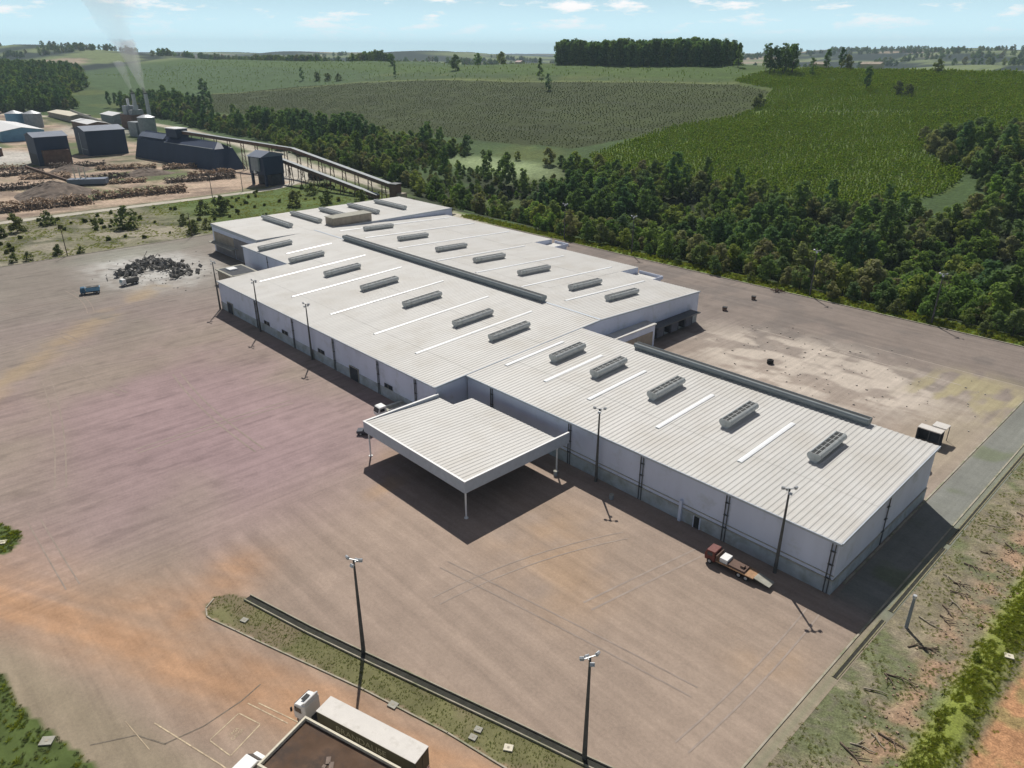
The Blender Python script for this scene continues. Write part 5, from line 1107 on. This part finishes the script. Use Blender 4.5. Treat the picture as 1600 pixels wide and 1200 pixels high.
# hopper tower
t = empty('hopper_tower', (-451, 214, 0), R(8), 'dark blue hopper tower on legs at the head of the lower conveyor', 'building')
mb = MB(); mb.box(-8, -7, 7, 8, 7, 17.5); mb.build('hopper', M['navy'], t); mb = MB(); mb.extr([(-8.5, 17.5), (-1, 20.6), (8.5, 18.5), (8.5, 17.5)], 'x', -7.5, 7.5); mb.build('roof', M['navyroof'], t)
mb = MB(); mb.box(-4, -8.2, 9, 4, -7.05, 17); mb.build('cladding', M['greysteel'], t)
for sx_ in (-7, 7):
    for sy_ in (-6, 6):
        mb = MB(); mb.box(sx_ - .7, sy_ - .7, -.3, sx_ + .7, sy_ + .7, 7); mb.build('leg', M['navy'], t)
mb = MB(); mb.box(-7.5, -2, 0, 7.5, 6.5, 6.5); mb.build('machine_room', M['dock'], t)
mb = MB(); mb.cyl((-1, -8.3, 8.4), (-1, -7.1, 8.4), .9, n=14); mb.build('fan', M['white'], t)
# conveyors
def conveyor(p0, p1, w, h, label, nleg):
    p0, p1 = Vector(p0), Vector(p1); t = empty('conveyor', ((p0 + p1) / 2)[:2] + (0,), 0, label, 'conveyor', 'inclined conveyors of the mill')
    d = p1 - p0; L = d.length; az = math.atan2(d.y, d.x); el = math.asin(d.z / L); m_ = (p0 + p1) / 2
    mb = MB(); mb.obox((m_.x, m_.y, m_.z), (L, w, h), az, 0, -el); mb.build('gallery', M['rust'], t, world=True)
    mb = MB(); mb.obox((m_.x, m_.y, m_.z + h / 2 + .12), (L + .6, w + .5, .2), az, 0, -el); mb.build('roof', M['greysteel'], t, world=True)
    n_ = Vector((-math.sin(az), math.cos(az), 0))
    for k in range(nleg):
        f = (k + .5) / nleg; c_ = p0 + d * f; gz = float(hgt(c_.x, c_.y)) - .3; mb = MB()
        for s in (-1, 1): mb.cyl((c_.x + n_.x * s * (w * .5 + .4), c_.y + n_.y * s * (w * .5 + .4), gz), (c_.x + n_.x * s * w * .4, c_.y + n_.y * s * w * .4, c_.z - h / 2), .28, n=6)
        zz = gz + 2
        while zz + 3 < c_.z - h / 2:
            mb.cyl((c_.x + n_.x * (w * .5 + .2), c_.y + n_.y * (w * .5 + .2), zz), (c_.x - n_.x * (w * .5 + .2), c_.y - n_.y * (w * .5 + .2), zz + 3), .14, n=5); zz += 3.2
        mb.build('trestle', M['rust'], t, world=True)
conveyor((-463, 224, 15), (-358, 234, 1.6), 2.4, 2.0, 'lower inclined conveyor running from the hopper tower down to the transfer house', 8)
conveyor((-590, 218, 21.5), (-470, 243, 17.2), 2.4, 2.0, 'high conveyor bridge leaving the head house of the chip store', 8)
conveyor((-470, 243, 17.2), (-351, 238, 8.2), 2.4, 2.0, 'upper inclined conveyor falling from the bridge to the transfer house', 8)
t = empty('transfer_house', (-348, 239, -.3), R(15), 'small grey transfer house where the two conveyors end', 'building')
mb = MB(); mb.box(-2.4, -2.4, 0, 2.4, 2.4, 9.6); mb.build('wall', M['rust'], t); mb = MB(); mb.box(-2.8, -2.8, 9.6, 2.8, 2.8, 9.95); mb.build('roof', M['steel'], t)
mb = MB(); mb.box(2.41, -2, 0, 6.4, 2.2, 5); mb.build('cabin', M['tan'], t)
# long white-roofed halls at the left edge
t = gable('mill_hall', -960, 146, -846, 182, 9, 3, 'long mill hall with bright white roof and light blue wall at the left edge', M['lightblue'], M['white'], 'x')
t = gable('mill_hall', -800, 96, -730, 124, 6, 2, 'low grey-roofed hall behind the stilted shed at the left edge', M['rust'], M['galv'], 'x')
gable('mill_hall', -1120, 250, -1020, 272, 6, 2, 'low pale hall behind the silos', M['tan'], M['cream'], 'x'); gable('mill_hall', -960, 235, -900, 255, 7, 2, 'low white-roofed hall left of the boiler house', M['rust'], M['white'], 'x')
gable('mill_hall', -1010, 280, -965, 300, 9, 2.5, 'white-roofed hall beside the boiler house', M['greysteel'], M['white'], 'x')
# pale greenhouse-like roofs against the forest hill
for i in range(3):
    t = gable('nursery_house', -1420 - 60 * i, 205 + 10 * i, -1290 - 60 * i, 222 + 10 * i, 5 + 0 * i, 2.5, ('pale long nursery house before the forest hill, nearest of three', 'pale long nursery house before the forest hill, middle of three', 'pale long nursery house before the forest hill, farthest of three')[i], M['greysteel'], M['galv'], 'x')
# silos, boiler, chimneys
for i, (sx_, sy_) in enumerate(((-1000, 190), (-985, 204))):
    t = empty('silo', (sx_, sy_, 0), 0, ('blue-grey silo at the left edge, left of the two', 'blue-grey silo at the left edge, right of the two')[i], 'silo', 'silos at the left edge')
    mb = MB(); mb.cyl((0, 0, 0), (0, 0, 16), 9, 9, n=24); mb.build('barrel', M['lightblue'] if i == 0 else M['greysteel'], t); mb = MB(); mb.cyl((0, 0, 16), (0, 0, 19), 9.2, 1, n=24); mb.build('cone_roof', M['galv'], t)
t = empty('boiler_house', (-905, 286, -7), R(10), 'grey steel boiler house with pipes below the two chimneys', 'building')
mb = MB(); mb.box(-16, -9, 0, 8, 9, 22); mb.build('frame', M['rust'], t); mb = MB(); mb.box(-10, -8, 22.05, -2, 6, 31); mb.build('boiler', M['greysteel'], t); mb = MB(); mb.box(0, -7, 22.05, 7, 6, 27); mb.build('filter', M['greysteel'], t)
mb = MB(); mb.cyl((-7, -2, 31.2), (-7, -2, 38), 1.4, n=12); mb.cyl((4, 0, 27), (4, 0, 34), 1.2, n=12); mb.cyl((1, 0, 27), (1, 0, 34), 1.2, n=12); mb.build('duct', M['white'], t)
mb = MB(); mb.cyl((-60, -40, 26), (-12, -10, 6), 1.3, n=8); mb.build('feed_chute', M['concrete'], t)
t = empty('filter_tower', (-800, 262, -7), R(10), 'pale grey cylindrical filter tower behind the long chip store', 'tower')
mb = MB(); mb.cyl((0, 0, 0), (0, 0, 26), 8, 8, n=20); mb.build('barrel', M['greysteel'], t); mb = MB(); mb.cyl((0, 0, 26), (0, 0, 28), 8.3, 3, n=20); mb.build('lid', M['galv'], t); mb = MB(); mb.box(-26, -6, 0, -10, 8, 21); mb.build('cabin', M['greysteel'], t)
def gl(u, v, dist_z=0):
    pass
CH = [(-900, 286, 43, 'left one of two slender pale chimneys at the mill'), (-891, 296, 43, 'right one of two slender pale chimneys, trailing white smoke')]
for sx_, sy_, H_, lab in CH:
    t = empty('chimney', (sx_, sy_, -7), 0, lab, 'chimney', 'chimneys of the mill')
    mb = MB(); mb.cyl((0, 0, 0), (0, 0, H_), 2.3, 1.9, n=16); mb.build('shaft', M['stack'], t); mb = MB(); mb.cyl((0, 0, H_), (0, 0, H_ + 1), 2.1, 2.1, n=16); mb.build('rim', M['steel'], t)
# log piles
def log_pile(cx0, cy0, L, w, H, rz, label, n, m):
    t = empty('log_pile', (cx0, cy0, 0), rz, label, 'log pile', 'log piles in the mill yard'); mb = MB(); rr = random.Random(int(cx0 * 7 + cy0))
    for k in range(n):
        u = rr.uniform(-L / 2, L / 2); v = rr.gauss(0, w * .24); top = H * max(.05, (1 - (2 * v / w) ** 2)) * (.88 + .12 * math.sin(u * .4 + cx0)); zz = rr.uniform(.2, 1) * top
        a = rr.gauss(math.pi / 2, .28); ln = rr.uniform(2.2, 4); dx, dy = math.cos(a) * ln / 2, math.sin(a) * ln / 2; dz = rr.uniform(-.35, .35)
        mb.cyl((u - dx, v - dy, max(.2, zz - dz)), (u + dx, v + dy, max(.2, zz + dz)), rr.uniform(.16, .34), n=5)
    mb.build('logs', m, t); mb = MB(); mb.extr([(-w * .36, -.2), (-w * .2, H * .3), (w * .2, H * .3), (w * .36, -.2)], 'x', -L / 2 + 1, L / 2 - 1); mb.build('core', M['chips'], t)
log_pile(-462, 92, 44, 12, 6.0, R(86), 'long jumbled log pile nearest the service road, left part', 620, M['log'])
log_pile(-466, 142, 50, 11, 5.2, R(80), 'long low log pile nearest the service road, right part', 620, M['log'])
log_pile(-497, 190, 44, 11, 4.5, R(78), 'grey log pile before the chip store', 380, M['chips'])
log_pile(-540, 92, 34, 10, 5, R(70), 'dark log pile at the left picture edge', 300, M['chips'])
log_pile(-585, 172, 40, 10, 4, R(60), 'log pile behind the chip mound before the navy shed', 300, M['log'])
log_pile(-560, 206, 34, 9, 4, R(75), 'brown log pile right before the sloping chip store front', 260, M['log'])
log_pile(-622, 150, 36, 10, 4, R(70), 'log pile between the stilted shed and the chip store', 260, M['chips'])
log_pile(-606, 104, 40, 11, 5, R(80), 'dark log pile before the stilted shed at the left edge', 300, M['chips'])
log_pile(-516, 205, 30, 9, 4, R(80), 'grey log pile at the right end of the chip store', 260, M['log'])
log_pile(-640, 104, 34, 11, 5, R(75), 'brown log pile at the left picture edge behind the dark one', 240, M['log'])
log_pile(-575, 118, 30, 10, 4.5, R(62), 'log pile between the bark mound and the stilted shed', 240, M['log'])
log_pile(-546, 146, 28, 9, 4, R(85), 'log pile beside the loader platform', 220, M['chips'])
log_pile(-520, 150, 26, 8, 3.5, R(70), 'short log pile in the middle of the mill yard', 220, M['log'])
def mound(cx0, cy0, a, b, H, label, seed):
    rg = np.random.default_rng(seed); n = 26; V = []; Fc = []
    for j in range(9):
        for i in range(n):
            an = 2 * math.pi * i / n; r = 1 - j / 8.5; k = 1 + .16 * math.sin(3 * an + seed) + rg.uniform(-.05, .05)
            V.append((a * r * k * math.cos(an), b * r * k * math.sin(an), -.2 + H * (1 - r ** 1.15) * (.93 + rg.uniform(0, .12))))
    for j in range(8):
        for i in range(n): Fc.append((j * n + i, j * n + (i + 1) % n, (j + 1) * n + (i + 1) % n, (j + 1) * n + i))
    Fc.append(tuple(8 * n + i for i in range(n))); mb = MB(); mb.add(V, Fc); o = mb.build('chip_mound', M['chips']); o.location = (cx0, cy0, 0); tag(o, label, 'mound', 'bark mounds in the mill yard')
mound(-497, 104, 20, 22, 9, 'large dark conical bark mound in the left mill yard', 3)
mound(-548, 172, 14, 18, 5, 'flat dark bark mound before the chip store', 5)
mound(-600, 140, 12, 14, 5, 'small dark mound by the stilted shed', 8)
# chip loader
t = empty('log_crane', (-528, 128, 0), R(60), 'blue-grey log loader platform with three upright posts in the mill yard', 'loader')
mb = MB(); mb.box(-8, -4, 1, 14, 4, 4); mb.build('platform', M['navyroof'], t); mb = MB(); mb.obox((-18, 0, 7), (26, 2, 1.5), 0, 0, .4); mb.build('feed_belt', M['rust'], t)
for k in range(3):
    mb = MB(); mb.cyl((k * 3 - 4, 0, 4), (k * 3 - 4, 0, 11), .35, n=8); mb.build('post', M['cream'], t)
mb = MB(); mb.box(-6, -3, 0, 12, 3, 1); mb.build('base', M['dock'], t)
# mill lamp/power masts
for i, (sx_, sy_, H_) in enumerate(((-420, 165, 14), (-436, 190, 12), (-470, 225, 16), (-500, 245, 18), (-520, 250, 18), (-487, 243, 15), (-428, 218, 12), (-417, 236, 13), (-436, 246, 12))):
    t = empty('mast', (sx_, sy_, float(hgt(sx_, sy_)) - .2), i, 'thin dark mast of the mill yard between chip store and conveyors', 'mast', 'thin masts of the mill yard')
    mb = MB(); mb.cyl((0, 0, 0), (0, 0, H_), .22, .14, n=6); mb.build('shaft', M['steel'], t); mb = MB(); mb.box(-1, -.08, H_ - .5, 1, .08, H_ - .35); mb.build('crossarm', M['steel'], t)
# dark stack of sheets by the conveyor yard
t = empty('tank', (-448, 246, float(hgt(-448, 246))), .3, 'dark rounded tank standing on the pale yard under the conveyor', 'tank')
mb = MB(); mb.cyl((-5, 0, 2.4), (5, 0, 2.4), 2.4, n=16); mb.build('vessel', M['dock'], t); mb = MB(); mb.box(-4, -2, 0, -3, 2, .9); mb.box(3, -2, 0, 4, 2, .9); mb.build('saddle', M['concrete'], t)
# farmhouses on the hill crest
for i, (sx_, sy_, w, lab) in enumerate(((-392, 822, 14, 'white farmhouse with pale roof between eucalyptus on the crest'), (-345, 838, 20, 'long white farm shed right of the farmhouse on the crest'), (-935, 900, 12, 'small farmhouse with reddish roof on the far middle skyline'))):
    gable('farmhouse', sx_ - w / 2, sy_ - 5, sx_ + w / 2, sy_ + 5, 4, 2, lab, M['cream'], M['tan'] if i < 2 else M['red'], 'x')

# ---------------------------------------------------------------- smoke and haze
def vol_mat(name, colr, dens, noise=None):
    m = bpy.data.materials.new(name); m.use_nodes = True; t = m.node_tree; t.nodes.clear()
    o = t.nodes.new('ShaderNodeOutputMaterial'); v = t.nodes.new('ShaderNodeVolumePrincipled'); v.inputs['Color'].default_value = (*colr, 1); v.inputs['Density'].default_value = dens; v.inputs['Anisotropy'].default_value = .35 if name == 'smoke' else 0
    t.links.new(v.outputs[0], o.inputs['Volume']); return m
def plume(base, pts, label, dens):
    mb = MB(); n = 14; V = []; Fc = []
    for k, (dx, dy, dz, r) in enumerate(pts):
        for i in range(n):
            a = 2 * math.pi * i / n; rr = r * (1 + .18 * math.sin(3 * a + k * 1.7) + .1 * math.sin(5 * a + k)); V.append((dx + rr * math.cos(a), dy + rr * math.sin(a), dz + .25 * r * math.sin(2 * a + k)))
    m_ = len(pts)
    for k in range(m_ - 1):
        for i in range(n): Fc.append((k * n + i, k * n + (i + 1) % n, (k + 1) * n + (i + 1) % n, (k + 1) * n + i))
    Fc += [tuple(reversed(range(n))), tuple((m_ - 1) * n + i for i in range(n))]
    mb.add(V, Fc); o = mb.build('smoke_plume', vol_mat('smoke', (.97, .98, 1.0), dens)); o.location = base; tag(o, label, 'smoke', None, 'stuff')
plume((-891, 296, 38), [(0, 0, -1, 1.4), (-1, -2, 8, 3), (-2, -4, 20, 5.5), (-3, -7, 34, 8), (-4, -10, 50, 12)], 'white smoke rising from the right chimney', .05)
plume((-900, 286, 38), [(0, 0, -1, 1.2), (-1, -2, 8, 2.4), (-2, -4, 18, 4), (-3, -7, 30, 6)], 'fainter white smoke wisp rising from the left chimney', .03)
plume((-895, 284, 89), [(0, 0, 0, 11), (-6, -4, 16, 16), (-12, -2, 34, 24), (-18, -4, 60, 34)], 'thin drifting smoke cloud above the chimneys', .008)
mb = MB(); mb.box(-9700, -1600, -30, 5200, 9950, 230)
hz = mb.build('haze', vol_mat('haze_air', (.68, .87, 1.0), 7.5e-5)); tag(hz, 'thin bluish air over the land', 'haze', None, 'stuff')
